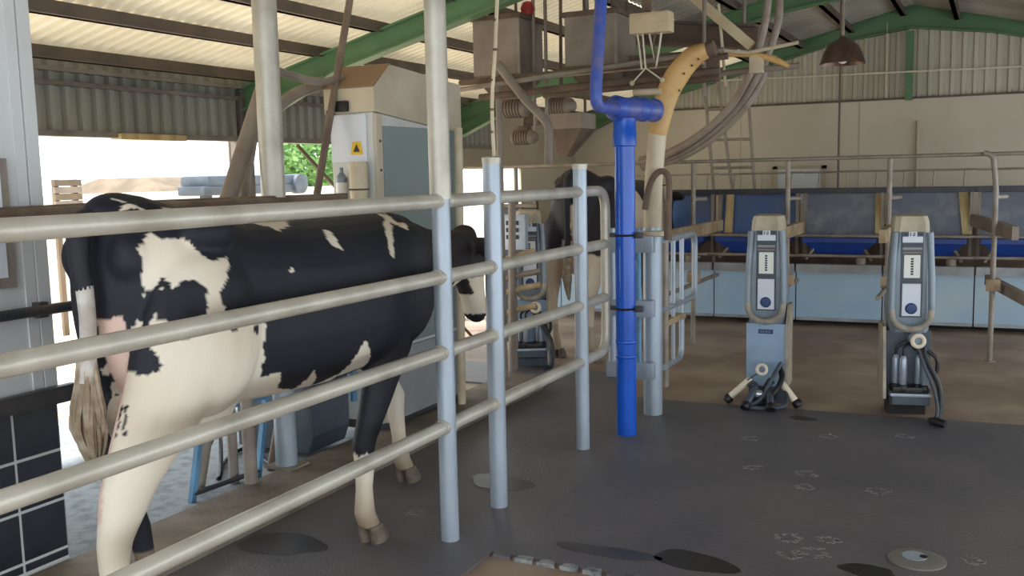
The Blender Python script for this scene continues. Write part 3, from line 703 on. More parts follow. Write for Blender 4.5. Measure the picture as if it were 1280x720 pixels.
# ================================================================== BLUE DRAIN PIPE
BP = Vector((-2.03, 5.57, 0))
bp = thing('blue_drain_pipe', 'bright blue plastic drain pipe standing on the mat with a tee on top', 'pipe', (BP.x, BP.y, MATZ))
part(MB().tube([BP + Vector((0, 0, MATZ)), BP + Vector((0, 0, 1.93))], .062, 28), 'riser', 'blue_pipe', bp)
part(MB().lathe(BP + Vector((0, 0, 1.80)), [(.06, 0), (.071, .008), (.071, .09), (.068, .1), (.068, .17)], 28), 'socket', 'blue_pipe', bp)
ty = lambda px: gx(px, 138, BP.x).y
TZ = 2.03; y0 = BP.y - .10; TD = Vector((.24, .97, 0)).normalized(); y1 = .44
tp = lambda d: Vector((BP.x, y0, TZ)) + TD * d + Vector((-.02, 0, 0))
te = part(MB().tube([tp(0), tp(y1)], .066, 28), 'tee', 'blue_pipe_dusty', bp, 'dusty blue tee')
for y in (.0, .2, .3, y1 - .02):
    part(MB().lathe(tp(y), [(.066, -.012), (.074, -.006), (.074, .006), (.066, .012)], 28, TD), 'ring', 'blue_pipe_dusty', te)
part(MB().tube([tp(y1), tp(y1 + .012)], .058, 24), 'end_cap', 'blue_pipe', te)
pt = gx(757, -20, BP.x); pe = gx(745, 118, BP.x)
part(MB().bent([(BP.x, y0 - .02, TZ - .01), (BP.x, pe.y, TZ - .01), (BP.x, pe.y, pe.z + .05), (BP.x, pt.y + .02, 3.1)], .035, .10, 18), 'feed_pipe', 'blue_pipe_dusty', bp, 'thinner blue pipe with an elbow rising to the roof')
part(MB().lathe((BP.x, y0, TZ), [(.036, -.06), (.045, -.05), (.068, -.01), (.068, .01)], 24, (0, 1, 0)), 'reducer', 'blue_pipe_dusty', bp)
for z in (gx(786, 425, BP.x).z, gx(786, 443, BP.x).z):
    part(MB().lathe(BP + Vector((0, 0, z)), [(.062, -.012), (.066, -.006), (.066, .006), (.062, .012)], 28), 'joint_ring', 'blue_pipe', bp)
for z in (gx(786, 293, BP.x).z, gx(786, 384, BP.x).z):
    c_ = part(MB().torus(BP + Vector((0, 0, z)), .066, .007, seg=24, k=6), 'clamp', 'black_rubber', bp, 'black pipe clamp')
    part(MB().box(BP + Vector((.06, -.02, z - .018)), BP + Vector((.11, .02, z + .018)), .004), 'clamp_bolt', 'dark_rail', c_)
    part(MB().box(BP + Vector((-.10, -.012, z - .014)), BP + Vector((-.06, .012, z + .014)), .004), 'clamp_bolt', 'dark_rail', c_)

# ================================================================== BENT CREAM/YELLOW PIPE COLUMN
YC = Vector((-2.04, 6.12, 0))
yc = thing('pipe_column', 'pale steel column topped by a bent yellow pipe behind the blue pipe', 'column', (YC.x, YC.y, 0))
part(MB().tube([YC, YC + Vector((0, 0, 1.28))], .064, 22), 'lower_tube', 'galv', yc, 'galvanised lower tube')
part(MB().lathe(YC + Vector((0, 0, 1.22)), [(.066, 0), (.085, .005), (.085, .035), (.066, .04)], 22), 'flange', 'cream_pipe', yc)
pk = lambda px, py, Y=6.12: gy(px, py, Y)
part(MB().tube([YC + Vector((0, 0, 1.25)), pk(817, 230), pk(822, 165)], .06, 20, 4), 'upper_tube', 'cream_pipe', yc)
part(MB().tube([pk(822, 168), pk(832, 125), pk(846, 95), pk(868, 70), pk(893, 60)], [.062, .072, .078, .068, .036], 20, 6), 'bend', 'yellow_pipe', yc, 'yellow bent top')
for px, py in ((852, 113), (858, 92), (868, 82), (876, 74)):
    part(MB().sphere(pk(px - 3, py, 6.055), .008, seg=8, rings=5), 'rivet', 'dusty_brown', yc)
part(MB().lathe(pk(889, 61), [(.03, -.03), (.05, -.025), (.05, .025), (.03, .03)], 14, (1, 0, .25)), 'coupling', 'dusty_brown', yc)
part(MB().tube([pk(806, 262, 6.02), pk(810, 238, 6.02), pk(818, 220, 6.02), pk(828, 214, 6.02), pk(836, 224, 6.02), pk(836, 262, 6.02), pk(835, 300, 6.02)], .02, 12, 5), 'hook_pipe', 'dusty_brown', yc, 'brown hooked pipe')
part(MB().tube([pk(834, 250, 6.02), pk(835, 300, 6.02)], .026, 12), 'hook_socket', 'dusty_brown', yc)

# gates either side of the column
ga = thing('column_bracket_frame', 'narrow pale steel bracket frame just left of the blue pipe', 'frame', (-2.2, 6.05, 0))
GXa = gy(766, 400, 6.0).x
part(MB().tube([(GXa, 6.0, .38), (GXa, 6.0, 1.28)], .03, 14), 'upright', 'galv', ga)
for py in (305, 385, 462):
    z = gy(790, py, 6.0).z; part(MB().box((GXa - .04, 5.97, z - .055), (YC.x + .05, 6.03, z + .055), .006), 'bracket_plate', 'galv', ga)
part(MB().tube([(YC.x - .055, 6.0, .38), (YC.x - .055, 6.0, 1.28)], .016, 10), 'upright', 'blue_frame', ga)
gt = thing('swing_gate', 'grey tubular swing gate with rounded corners right of the column', 'gate', (-2.0, 6.6, .2))
GX2 = -1.99
qa = gx(835, 292, GX2); qb = gx(858, 292, GX2); qc = gx(858, 385, GX2)
zt = 1.19; zb = .72
part(MB().bent([(GX2, 6.2, zb), (GX2, 6.95, zb), (GX2, 6.95, zt), (GX2, 6.2, zt)], .022, .1, 12), 'outer_frame', 'galv', gt)
for y in (6.42, 6.62): part(MB().tube([(GX2, y, zb), (GX2, y, zt)], .017, 10), 'bar', 'galv', gt)
part(MB().bent([(GX2, 6.2, .32), (GX2, 6.62, .32), (GX2, 6.62, .74)], .02, .09, 12), 'lower_hoop', 'galv', gt)
part(MB().tube([(GX2, 6.42, .34), (GX2, 6.42, .74)], .014, 10), 'lower_bar', 'galv', gt)
part(MB().box((GX2 - .02, 6.22, .60), (GX2 + .02, 6.66, .64)), 'hinge_plate', 'arm', gt)
part(MB().tube([(GX2, 6.24, .18), (GX2, 6.24, 1.55)], .024, 12), 'hinge_post', 'galv_dull', gt)

# ================================================================== MILKING STALLS
sfx = [(-5.2, 8.70), (-4.35, 8.74), (-2.54, 8.82), (-1.68, 8.85), (-.83, 8.87), (-.01, 8.90), (.85, 8.93)]
sf = thing('stall_railing', 'row of dusty tube stall posts with a top rail in front of the feed troughs', 'railing', (-1.5, 8.85, 0))
for i, (x, y) in enumerate(sfx):
    if x > -.1 and x < .1:
        part(MB().bent([(x, y, 0), (x, y, 1.45), (x - .03, y - .05, 1.72), (x - .1, y - .05, 1.745)], .022, .06, 12), 'post', 'galv_dull', sf)
    else:
        part(MB().tube([(x, y, 0), (x, y, 1.72)], .022, 12), 'post', 'galv_dull', sf)
    part(MB().lathe((x, y, 0), [(.045, 0), (.045, .01), (.024, .012)], 14), 'foot_flange', 'galv_dull', sf)
part(MB().tube([(-5.4, 8.66, 1.725), (1.6, 8.95, 1.735)], .017, 12), 'top_rail', 'galv_dull', sf)
arms = [(-2.5, (812, 291), (897, 275)), (-1.66, (950, 291), (998, 273)), (-.83, (1098, 283), (1122, 274))]
for x, a, b in arms:
    p, q = gx(*a, x), gx(*b, x); q.y = min(q.y, 10.15)
    part(MB().bar((x + .03, p.y, 1.10), (x + .03, q.y, 1.10), .05, .105), 'divider_arm', 'arm', sf, 'beige divider arm', smooth=False)
    part(MB().tube([(x, p.y + .05, .60), (x, q.y, .60)], .02, 10), 'lower_arm', 'galv_dull', sf)
part(MB().bar((-.2, 10.1, 1.13), (.14, 8.6, 1.10), .05, .11), 'divider_arm', 'dusty_steel', sf, smooth=False)
part(MB().bar((-.05, 9.4, .64), (.3, 8.2, .58), .05, .09), 'lower_arm', 'dusty_steel', sf, smooth=False)
for x in (-2.54, -1.68, -.83, -.01):
    y = 8.86 + .03 * (x + 1.2)
    part(MB().tube([(x, y - .0, 1.38), (x + .08, y + .16, 1.38)], .018, 10), 'stub', 'galv_dull', sf)
    part(MB().box((x - .05, y - .04, .60), (x + .06, y + .04, .70), .006), 'clamp_block', 'arm', sf)
# skirt (pale blue front of the feed platform)
sk = thing('platform_skirt', 'long pale blue steel skirt below the feed troughs', 'skirt', (-1.5, 10.3, 0))
SB = [-5.4, -4.5, -3.6, -2.72, -1.86, -1.01, -.17, .68, 1.55]
SKY = lambda x: 10.25 + .05 * (x + 2.8)
for a, b in zip(SB[:-1], SB[1:]):
    p = MB(); ya, yb = SKY(a), SKY(b)
    p.hexa([(a + .006, ya, .07), (b - .006, yb, .07), (b - .006, yb + .03, .07), (a + .006, ya + .03, .07), (a + .006, ya, .60), (b - .006, yb, .60), (b - .006, yb + .03, .60), (a + .006, ya + .03, .60)])
    part(p, 'skirt_panel', 'skirt', sk, smooth=False)
    p = MB(); p.bar((a + .01, ya - .02, .615), (b - .01, yb - .02, .615), .09, .085); part(p, 'skirt_lip', 'skirt_lip', sk, smooth=False)
    p = MB(); p.bar((a + .01, ya - .005, .08), (b - .01, yb - .005, .08), .03, .03); part(p, 'bottom_angle', 'skirt_lip', sk, smooth=False)
part(MB().box((-5.4, 10.6, 0), (1.6, 10.7, .56)), 'gap_shade', 'void', sk, smooth=False)  # near-black sheet paints the shade in the gap under the skirt
struct(MB().box((XL, 11.5, 0), (XR, 11.6, 1.0)), 'wall_plinth', 'dusty_brown', 'added dark slab for the shade behind the feed troughs')  # added slab, its dark colour stands in for shade behind the troughs
# feed troughs
TB = [-4.55, -3.66, -2.78, -1.87, -1.02, -.19, .66]
def trough(a, b, ya, mk, lab, slat, split=None):
    cxm = (a + b) / 2; t = thing('feed_trough', lab, 'feed trough', (cxm, ya, .72), 'feed troughs along the back')
    w = b - a
    part(MB().hexa([(a + .05, ya + .28, .94), (b - .05, ya + .28, .94), (b - .05, ya + .30, .94), (a + .05, ya + .30, .94), (a + .05, ya + .38, 1.40), (b - .05, ya + .38, 1.40), (b - .05, ya + .40, 1.40), (a + .05, ya + .40, 1.40)]), 'back_panel', mk, t, smooth=False)
    part(MB().box((a, ya + .34, 1.375), (b, ya + .42, 1.435), .004), 'top_edge', 'dark_rail', t, smooth=False)
    for x in (a + .02, b - .05): part(MB().box((x, ya + .26, .70), (x + .03, ya + .36, 1.38)), 'side_post', 'dusty_steel', t, smooth=False)
    part(MB().tube([(a, ya - .02, .95), (b, ya - .02, .95)], .015, 10), 'front_rail', 'galv_dull', t)
    # bowl: open tapered tray with a rim
    bw_ = MB(); o_ = [(a + .08, ya), (b - .08, ya), (b - .08, ya + .28), (a + .08, ya + .28)]; i_ = [(cxm - .2, ya + .06), (cxm + .2, ya + .06), (cxm + .2, ya + .22), (cxm - .2, ya + .22)]
    bw_.hexa([(x, y, .73) for x, y in i_] + [(x, y, .88) for x, y in o_])
    part(bw_, 'bowl', 'bowl_blue', t, smooth=False)
    part(MB().box((a + .06, ya - .015, .875), (b - .06, ya + .29, .93), .006), 'bowl_rim', 'bowl_blue', t, smooth=False)
    part(MB().tube([(a, ya - .04, .745), (b, ya - .04, .745)], .016, 10), 'lower_rail', 'galv_dull', t)
    part(MB().tube([(a + .1, ya + .0, .70), (cxm - .22, ya + .06, .86)], .015, 8), 'strut', 'galv_dull', t)
    part(MB().tube([(b - .1, ya + .0, .70), (cxm + .22, ya + .06, .86)], .015, 8), 'strut', 'galv_dull', t)
    part(MB().tube([(cxm + .22, ya + .02, .60), (cxm + .22, ya + .02, .75)], .05, 12), 'drop_tube', 'dusty_steel', t)
    part(MB().tube([(a, ya + .37, 1.60), (b, ya + .37, 1.605)], .011, 8), 'guard_rail', 'galv_dull', t)
    for k in (.18, .52, .86):
        part(MB().tube([(a + w * k, ya + .37, 1.43), (a + w * k + .01, ya + .37, 1.60)], .008, 6), 'guard_stay', 'galv_dull', t)
    for (u, tilt) in slat:
        x = a + w * u
        part(MB().bar((x + tilt, ya + .262, .955), (x, ya + .352, 1.385), .085, .018, (0, -1, .2)), 'plank', 'plank', t, 'pale wooden plank', smooth=False)
TL = ['feed trough mostly hidden behind the lane fence posts', 'feed trough in front of the second cow, left of the ladder', 'feed trough with a bright blue panel below the ladder', 'grey panelled feed trough between the two milking units', 'grey panelled feed trough behind the right milking unit', 'feed trough at the right edge of the picture']
for i in range(6):
    trough(TB[i], TB[i + 1], 10.3 + .04 * (TB[i] + 2.8), 'trough_blue' if i in (1, 2) else 'trough_grey', TL[i], {2: [(.15, .0)], 3: [(.92, .01)], 4: [(.86, .05)]}.get(i, []))

# ================================================================== MILKING UNITS
def milking_unit(label, style):
    t = thing('milking_unit', label, 'milking unit', (0, 0, 0), 'milking units')
    # main shell: tapered box, front at y=0, back at y=.24
    sh = MB()
    def rr(z, hw, yf, yb, k=.03):
        return [Vector(p) for p in ((-hw + k, yf, z), (hw - k, yf, z), (hw, yf + k, z), (hw, yb - k, z), (hw - k, yb, z), (-hw + k, yb, z), (-hw, yb - k, z), (-hw, yf + k, z))]
    sh.loft([rr(.56, .12, .03, .24), rr(.70, .128, .0, .24), (rr(1.0, .122, .0, .235)), rr(1.235, .105, .01, .22)])
    part(sh, 'console_body', 'unit_grey', t)
    cp = MB(); cp.loft([rr(1.225, .108, .0, .225), rr(1.29, .104, .002, .222), rr(1.325, .095, .02, .21), rr(1.335, .07, .05, .18)]); part(cp, 'top_cap', 'unit_cap', t, 'dusty beige cap')
    part(MB().box((-.068, -.004, .665), (.068, .01, 1.225), .003), 'front_recess', 'unit_dark', t, smooth=False)
    # number plate with dark characters
    npl = part(MB().box((-.062, -.010, 1.155), (.062, -.002, 1.195), .003), 'number_plate', 'white_plastic', t, smooth=False)
    part(MB().box((-.026, -.010, 1.19), (.026, -.002, 1.226), .003), 'number_tab', 'white_plastic', npl, smooth=False)
    for bx in ((-.016, 1.198, -.011, 1.22), (.0, 1.216, .014, 1.22), (.010, 1.207, .014, 1.22), (.0, 1.206, .014, 1.210), (.0, 1.198, .004, 1.208), (.0, 1.198, .014, 1.202)):
        part(MB().box((bx[0], -.0125, bx[1]), (bx[2], -.009, bx[3])), 'digit_stroke', 'ink', npl, smooth=False)
    for x in (-.048, .04): part(MB().box((x, -.011, 1.203), (x + .014, -.004, 1.214)), 'indicator', 'ink', npl, smooth=False)
    for k, (z0, z1, m_) in enumerate(((1.128, 1.145, 'unit_dark'), (1.108, 1.126, 'cab_grey'), (1.085, 1.098, 'dusty_steel'))):
        part(MB().box((-.06, -.009, z0), (.06, -.002, z1), .003), 'display_bar', m_, t, smooth=False)
    lb = part(MB().box((-.05, -.010, .925), (.05, -.003, 1.075), .002), 'label_plate', 'label_white', t, 'white label with a column of small dark characters', smooth=False)
    for i in range(7):
        z = 1.05 - i * .0165
        part(MB().box((-.008, -.0125, z - .0055), (.008, -.009, z + .0055)), 'character', 'ink', lb, smooth=False)
    wp_ = part(MB().box((-.057, -.014, .675), (.057, -.002, .888), .004), 'control_plate', 'white_plastic', t, 'white control plate', smooth=False)
    kn = part(MB().lathe((0, -.012, .725), [(.037, 0), (.037, .006), (.030, .014), (.0, .016)], 24, (0, -1, 0)), 'start_button', 'navy', wp_, 'round dark blue button')
    # U handle around the console
    path = [(-.105, .0, 1.22), (-.118, -.02, .95), (-.122, -.03, .72)]
    path += [(-.122 * cos(a), -.035, .70 - .11 * sin(a)) for a in [pi * i / 10 for i in range(1, 10)]]
    path += [(.122, -.03, .72), (.118, -.02, .95), (.105, .0, 1.22)]
    part(MB().tube(path[:3], .021, 12), 'side_rail', 'unit_grey', t); part(MB().tube(path[-3:], .021, 12), 'side_rail', 'unit_grey', t)
    part(MB().tube(path[2:-2], .0215, 12), 'side_handle', 'handle', t, 'dusty U shaped handle')
    part(MB().box((-.07, -.05, .585), (.07, -.02, .612), .008), 'handle_grip', 'handle', t)
    if style in 'AC':
        part(MB().prism([(.03, .12), (.24, .12), (.24, .57), (.01, .57)], 'x', -.135, .135), 'lower_panel', 'unit_blue', t, 'pale blue lower panel', smooth=False)
        part(MB().prism([(.02, .12), (.25, .12), (.25, .70), (.10, .70), (.0, .57)], 'x', .135, .155), 'side_cheek', 'handle', t, smooth=False)
        pl_ = part(MB().box((-.05, -.002, .50), (.05, .02, .53)), 'name_plate', 'navy', t, 'dark blue name plate', smooth=False)
        for i in range(4): part(MB().box((-.036 + i * .019, -.004, .509), (-.026 + i * .019, 0, .521)), 'character', 'trough_grey', pl_, smooth=False)
        part(MB().box((-.12, .04, 0), (.14, .24, .13)), 'base', 'unit_dark', t, smooth=False)
    else:
        part(MB().box((-.15, .05, .12), (.14, .24, .57), .006), 'lower_body', 'unit_dark', t, smooth=False)
        part(MB().prism([(-.06, .13), (.24, .13), (.24, .60), (.02, .60)], 'x', -.165, -.145), 'side_cheek', 'handle', t, smooth=False)
        part(MB().box((-.12, .07, 0), (.12, .22, .13)), 'base', 'void', t, smooth=False)
    part(MB().tube([(.09, .24, .1), (.09, .26, .9), (.08, .25, 1.15)], .018, 10), 'rear_pipe', 'galv_dull', t)
    # cluster
    cl = thing('tmp', 'x', 'x'); COL.objects.unlink(cl); bpy.data.objects.remove(cl)
    def cup(p, q, shell, parent):
        p = Vector(p); q = Vector(q); d = (q - p).normalized(); L = (q - p).length
        c_ = part(MB().lathe(p, [(.012, 0), (.02, .015), (.024, .03), (.024, L - .03), (.02, L - .02)], 16, d), 'teat_cup', shell, parent)
        part(MB().lathe(p + d * (L - .03), [(.026, 0), (.034, .01), (.036, .04), (.03, .05), (.012, .045)], 16, d), 'rubber_mouth', 'black_rubber', c_)
    if style == 'A':
        part(MB().sphere((.0, -.14, .09), .10, .08, .06), 'claw', 'black_rubber', t, 'black milking claw')
        part(MB().sphere((-.02, -.19, .11), .045, .03, .03), 'claw_bowl', 'chrome', t)
        cup((-.08, -.12, .20), (-.235, -.15, .05), 'ivory', t); cup((.11, -.10, .20), (.24, -.14, .045), 'ivory', t)
        cup((-.03, -.16, .16), (-.09, -.30, .045), 'unit_dark', t); cup((.05, -.16, .15), (.08, -.30, .045), 'unit_dark', t)
        part(MB().torus((-.005, -.13, .27), .032, .011, (0.1, -1, .25), 22, 8), 'claw_ring', 'ivory', t, 'ivory ring')
        part(MB().tube([(-.02, -.13, .25), (-.1, -.14, .19), (-.16, -.15, .11)], .006, 8, 5), 'short_tube', 'unit_dark', t)
        part(MB().tube([(.11, -.03, .30), (.08, -.13, .24), (.0, -.22, .08), (-.08, -.26, .036), (-.02, -.30, .036), (.1, -.26, .036), (.17, -.2, .06), (.15, -.1, .15)], .015, 10, 6), 'milk_hose', 'unit_dark', t)
        part(MB().tube([(.10, -.03, .27), (.13, -.12, .22), (.1, -.2, .14), (.02, -.2, .05), (-.1, -.17, .03)], .02, 10, 6), 'milk_hose', 'black_rubber', t)
        for dx, dz in ((-.06, .15), (.05, .18), (.02, .13)): part(MB().tube([(0, -.14, .12), (dx, -.15, dz + .03), (dx * 1.6, -.16, dz)], .011, 8, 4), 'short_tube', 'black_rubber', t)
    if style in 'BC':
        part(MB().box((-.125, -.10, .155), (.125, .06, .175), .004), 'tray', 'galv', t, 'pale tray lip')
        part(MB().prism([(-.09, .10), (.06, .06), (.06, .155), (-.09, .155)], 'x', -.11, .12), 'tray_bracket', 'unit_dark', t, smooth=False)
        part(MB().box((-.11, -.085, .175), (.115, .04, .215), .008), 'cup_holder', 'black_rubber', t)
        for x, y in ((-.085, -.015), (-.045, -.055), (.055, -.015), (.09, -.055)): cup((x, y, .42), (x, y, .20), 'silver_cup', t)
        for x, y in ((-.085, -.015), (-.045, -.055), (.055, -.015), (.09, -.055)):
            part(MB().tube([(x, y, .42), (x * .9, y, .47), (x * .4 + .02, -.02, .50), (.035, -.02, .45)], .009, 8, 5), 'short_tube', 'black_rubber', t)
        part(MB().torus((.04, -.07, .52), .036, .014, (0.05, -1, .1), 22, 8), 'claw_ring', 'ivory', t, 'ivory ring')
        part(MB().lathe((.04, -.06, .52), [(.03, 0), (.03, .05), (.05, .06), (.05, .11)], 18, (0, 1, 0)), 'claw', 'unit_grey', t)
        part(MB().tube([(.05, -.03, .49), (.10, -.08, .38), (.17, -.12, .22), (.165, -.16, .05), (.12, -.20, .034), (.1, -.26, .034)], .017, 10, 6), 'milk_hose', 'black_rubber', t)
        part(MB().tube([(.04, -.04, .49), (.08, -.09, .36), (.14, -.13, .20), (.15, -.17, .06), (.10, -.2, .022)], .012, 10, 6), 'milk_hose', 'unit_dark', t)
        part(MB().tube([(.11, -.03, .45), (.16, -.04, .40), (.165, -.04, .33), (.14, -.04, .30), (.12, -.03, .37)], .013, 10, 6), 'pulse_hose', 'black_rubber', t)
    if style == 'B':
        part(MB().tube([(.1, -.24, .04), (.12, -.30, .048), (.17, -.34, .042)], [.02, .03, .024], 12, 4), 'hose_end', 'black_rubber', t)
    return t
uA = milking_unit('left milking unit, its cluster of teat cups lying on the floor', 'A'); uA.location = (-1.42, 6.74, 0); uA.rotation_euler = (0, 0, radians(4))
uB = milking_unit('right milking unit with silver teat cups stored upright in its tray', 'B'); uB.location = (-.48, 6.72, 0); uB.rotation_euler = (0, 0, radians(13))
uC = milking_unit('milking unit seen between the lane fence posts beside the second cow', 'C'); uC.location = (-3.50, 7.26, MATZ); uC.rotation_euler = (0, 0, radians(28))
# folded rails and machine clutter left of unit C
st = thing('folded_stall_arms', 'stack of dusty curved stall arms seen between the fence posts', 'stall arms', (-3.5, 6.65, 0))
part(MB().tube([gy(640, 250, 6.65), Vector((gy(640, 455, 6.65).x, 6.65, MATZ))], .03, 12), 'upright', 'dusty_steel', st)
for py, w in ((320, 38), (345, 46), (362, 46), (388, 40), (405, 44)):
    p = gy(630, py + 5, 6.65); q = gy(630 + w, py - 6, 6.72)
    part(MB().tube([p, (p + q) / 2 + Vector((0, 0, .01)), q], .024, 10), 'arm', 'galv_dull' if py % 2 else 'arm', st)
sb = gy(655, 268, 6.95)
hp = thing('control_panel', 'small steel control panel with dark switches beside the second cow', 'control panel', (gy(640, 300, 7.1).x, 7.1, .9))
a, b = gy(627, 312, 7.1), gy(656, 268, 7.1)
part(MB().box((a.x, 7.1, a.z), (b.x, 7.16, b.z), .006), 'panel_box', 'galv', hp)
for k in range(3):
    z = a.z + (b.z - a.z) * (.3 + k * .2); part(MB().box((a.x + .05, 7.09, z), (b.x - .06, 7.105, z + .035)), 'switch_strip', 'ink', hp)
part(MB().tube([(a.x + .09, 7.13, MATZ), (a.x + .09, 7.13, a.z)], .03, 12), 'stand', 'dusty_steel', hp)

a, b = gy(632, 250, 7.85), gy(680, 440, 7.85)
rs = thing('stall_shield', 'dark blue grey steel stall shield behind the control panel', 'stall shield', (a.x, 7.85, 0))
part(MB().box((a.x - .1, 7.85, .1), (b.x - .05, 7.88, 1.34), .006), 'sheet', 'unit_dark', rs, smooth=False)
for x in (a.x - .08, b.x - .08): part(MB().tube([(x, 7.9, 0), (x, 7.9, 1.42)], .024, 10), 'upright', 'galv_dull', rs)
part(MB().tube([(a.x - .1, 7.87, 1.36), (b.x - .05, 7.87, 1.36)], .02, 10), 'top_tube', 'galv_dull', rs)
part(MB().tube([(a.x + .02, 7.84, 1.12), (a.x + .16, 7.84, 1.34)], .012, 8), 'brace', 'galv_dull', rs)

# ================================================================== OVERHEAD EQUIPMENT
HY = 6.5
def hopper(p0, p1, ps, label):
    a = gy(p0[0], p0[1], HY); b = gy(p1[0], p1[1], HY)
    t = thing('feed_hopper', label, 'hopper', (a.x, HY, a.z), 'overhead feed hoppers'); dpt = .42
    part(MB().box((a.x, HY, a.z), (b.x, HY + dpt, b.z), .008), 'bin', 'dusty_steel', t, smooth=False)
    part(MB().box((a.x - .02, HY - .02, b.z - .02), (b.x + .02, HY + dpt + .02, b.z + .015), .004), 'rim', 'dusty_brown', t, smooth=False)
    part(MB().hexa([(a.x + .1, HY + .12, a.z - .16), (b.x - .1, HY + .12, a.z - .16), (b.x - .1, HY + dpt - .12, a.z - .16), (a.x + .1, HY + dpt - .12, a.z - .16), (a.x, HY, a.z), (b.x, HY, a.z), (b.x, HY + dpt, a.z), (a.x, HY + dpt, a.z)]), 'chute', 'dusty_brown', t, smooth=False)
    part(MB().box((b.x - .012, HY - .006, a.z), (b.x + .006, HY + .012, b.z)), 'corner_strip', 'galv_dull', t, smooth=False)
    for y in (HY + .06, HY + dpt - .06): part(MB().tube([(b.x - .05, y, b.z), (b.x - .05, y, roof_z(b.x) - .02)], .012, 8), 'hanger', 'dusty_brown', t)
    return t
h1 = hopper((592, 96), (648, 18), None, 'left grey steel feed hopper hanging beside the tall fence post')
h2 = hopper((706, 84), (770, 12), None, 'right grey steel feed hopper hanging behind the thin blue pipe')
a = gy(648, 12, HY)
single(MB().lathe((gy(645, 6, HY).x, HY + .2, gy(645, 14, HY).z), [(.05, 0), (.055, .05), (.04, .09), (.015, .1)], 16), 'hopper_motor', 'red', 'small red motor on the lid of the left hopper', 'motor', gy(645, 14, HY))
jb0 = gy(786, 43, 6.0); jb1 = gy(836, 12, 6.0)
jb = thing('junction_box', 'cream electrical junction box hanging right of the blue pipe', 'junction box', (jb0.x, 6.0, jb0.z))
part(MB().box((jb0.x, 6.0, jb0.z), (jb1.x, 6.12, jb1.z), .012), 'box', 'box_cream', jb)
part(MB().box((jb0.x + .01, 5.99, jb0.z + .06), (jb1.x - .02, 6.0, jb1.z - .01), .004), 'lid', 'box_cream', jb)
for k in range(5):
    x = jb0.x + .04 + k * .04; random.seed(k)
    part(MB().tube([(x, 6.05, jb0.z), (x + random.uniform(-.02, .02), 6.05, jb0.z - .08), (x + random.uniform(-.05, .05), 6.06, jb0.z - .2 - .05 * random.random())], .007, 7, 4), 'cable', 'dusty_brown' if k % 2 else 'cable', jb)
part(MB().box((jb0.x + .06, 6.08, jb0.z), (jb0.x + .12, 6.11, roof_z(jb0.x) - .05)), 'hanger', 'dusty_brown', jb, smooth=False)
# tie wires with knobs
tw = thing('wire_bridle', 'pale wire bridle with two round knobs under the junction box', 'wire', gy(807, 85, 6.04))
k0 = gy(807, 85, 6.04)
for px, py in ((790, 104), (828, 100)):
    e = gy(px, py, 6.04); part(MB().tube([k0, e], .005, 7), 'wire', 'cable', tw); part(MB().sphere(e, .018, seg=10, rings=6), 'knob', 'cream_pipe', tw)
part(MB().tube([gy(803, 40, 6.04), k0], .006, 7), 'wire', 'cable', tw)
part(MB().tube([gy(792, 116, 6.04), gy(826, 114, 6.04)], .022, 12), 'cross_tube', 'cream_pipe', tw)
# pipe rack under the hoppers (runs across)
rk = thing('pipe_rack', 'bundle of dusty horizontal pipes below the feed hoppers', 'pipe rack', gy(740, 105, 6.6))
for i, (a_, b_, r, m_) in enumerate((((575, 112), (905, 62), .018, 'galv_dull'), ((575, 104), (910, 70), .022, 'dusty_brown'), ((600, 122), (900, 88), .026, 'dusty_brown'), ((640, 100), (880, 78), .012, 'cream_pipe'), ((680, 118), (900, 96), .03, 'dusty_brown'))):
    part(MB().tube([gy(*a_, 6.18 + .055 * i), gy(*b_, 6.18 + .055 * i)], r, 10), 'pipe', m_, rk)
part(MB().box(gy(780, 96, 6.75), gy(900, 62, 6.80)), 'channel_beam', 'dusty_brown', rk, smooth=False)
for px in (668, 683, 735, 880):
    q = gy(px, 110, 6.7); part(MB().tube([q - Vector((0, 0, .32 if px < 700 else .05)), (q.x, q.y, roof_z(q.x) - .02)], .014, 8), 'hanger', 'dusty_steel', rk)
pf = thing('gantry_beam', 'brown dusty gantry beam under the roof right of the junction box', 'beam', gy(840, 38, 7.25))
part(MB().bar(gy(795, 40, 7.25), gy(948, 46, 7.25), .06, .17), 'web', 'dusty_brown', pf, smooth=False)
part(MB().bar(gy(795, 27, 7.25), gy(948, 33, 7.25), .14, .02), 'flange', 'purlin', pf, smooth=False)
part(MB().bar(gy(795, 54, 7.25), gy(948, 60, 7.25), .14, .02), 'flange', 'dusty_brown', pf, smooth=False)
for px in (812, 930):
    q = gy(px, 30, 7.25); part(MB().tube([q, (q.x, q.y, roof_z(q.x) - .02)], .014, 8), 'hanger', 'dusty_steel', pf)
# feed motors
def motor(px, py, Y, r, L, lab, m_='dusty_steel'):
    c_ = gy(px, py, Y); t = thing('feed_motor', lab, 'motor', c_, 'feed auger motors')
    part(MB().lathe(c_, [(r * .6, 0), (r, .02), (r, L - .05), (r * .9, L - .03), (r * .5, L)], 18, (1, 0, 0)), 'casing', m_, t)
    for k in range(6): part(MB().torus(c_ + Vector((.04 + k * (L - .1) / 6, 0, 0)), r, .006, (1, 0, 0), 18, 5), 'cooling_fin', 'dusty_brown', t)
    part(MB().box(c_ + Vector((L * .3, -.04, r * .8)), c_ + Vector((L * .7, .04, r * 1.5)), .006), 'terminal_box', 'dusty_brown', t)
    part(MB().tube([c_ + Vector((L * .5, 0, r)), Vector((c_.x + L * .5, c_.y + .02, roof_z(c_.x + L * .5) - .03))], .014, 8), 'hanger', 'dusty_brown', t)
motor(628, 136, 7.05, .075, .26, 'dusty feed motor below the left hopper')
motor(684, 134, 7.05, .07, .24, 'dusty feed motor above the funnel bin')
motor(640, 172, 7.3, .06, .24, 'small dusty pump at the foot of the slanted pipe')
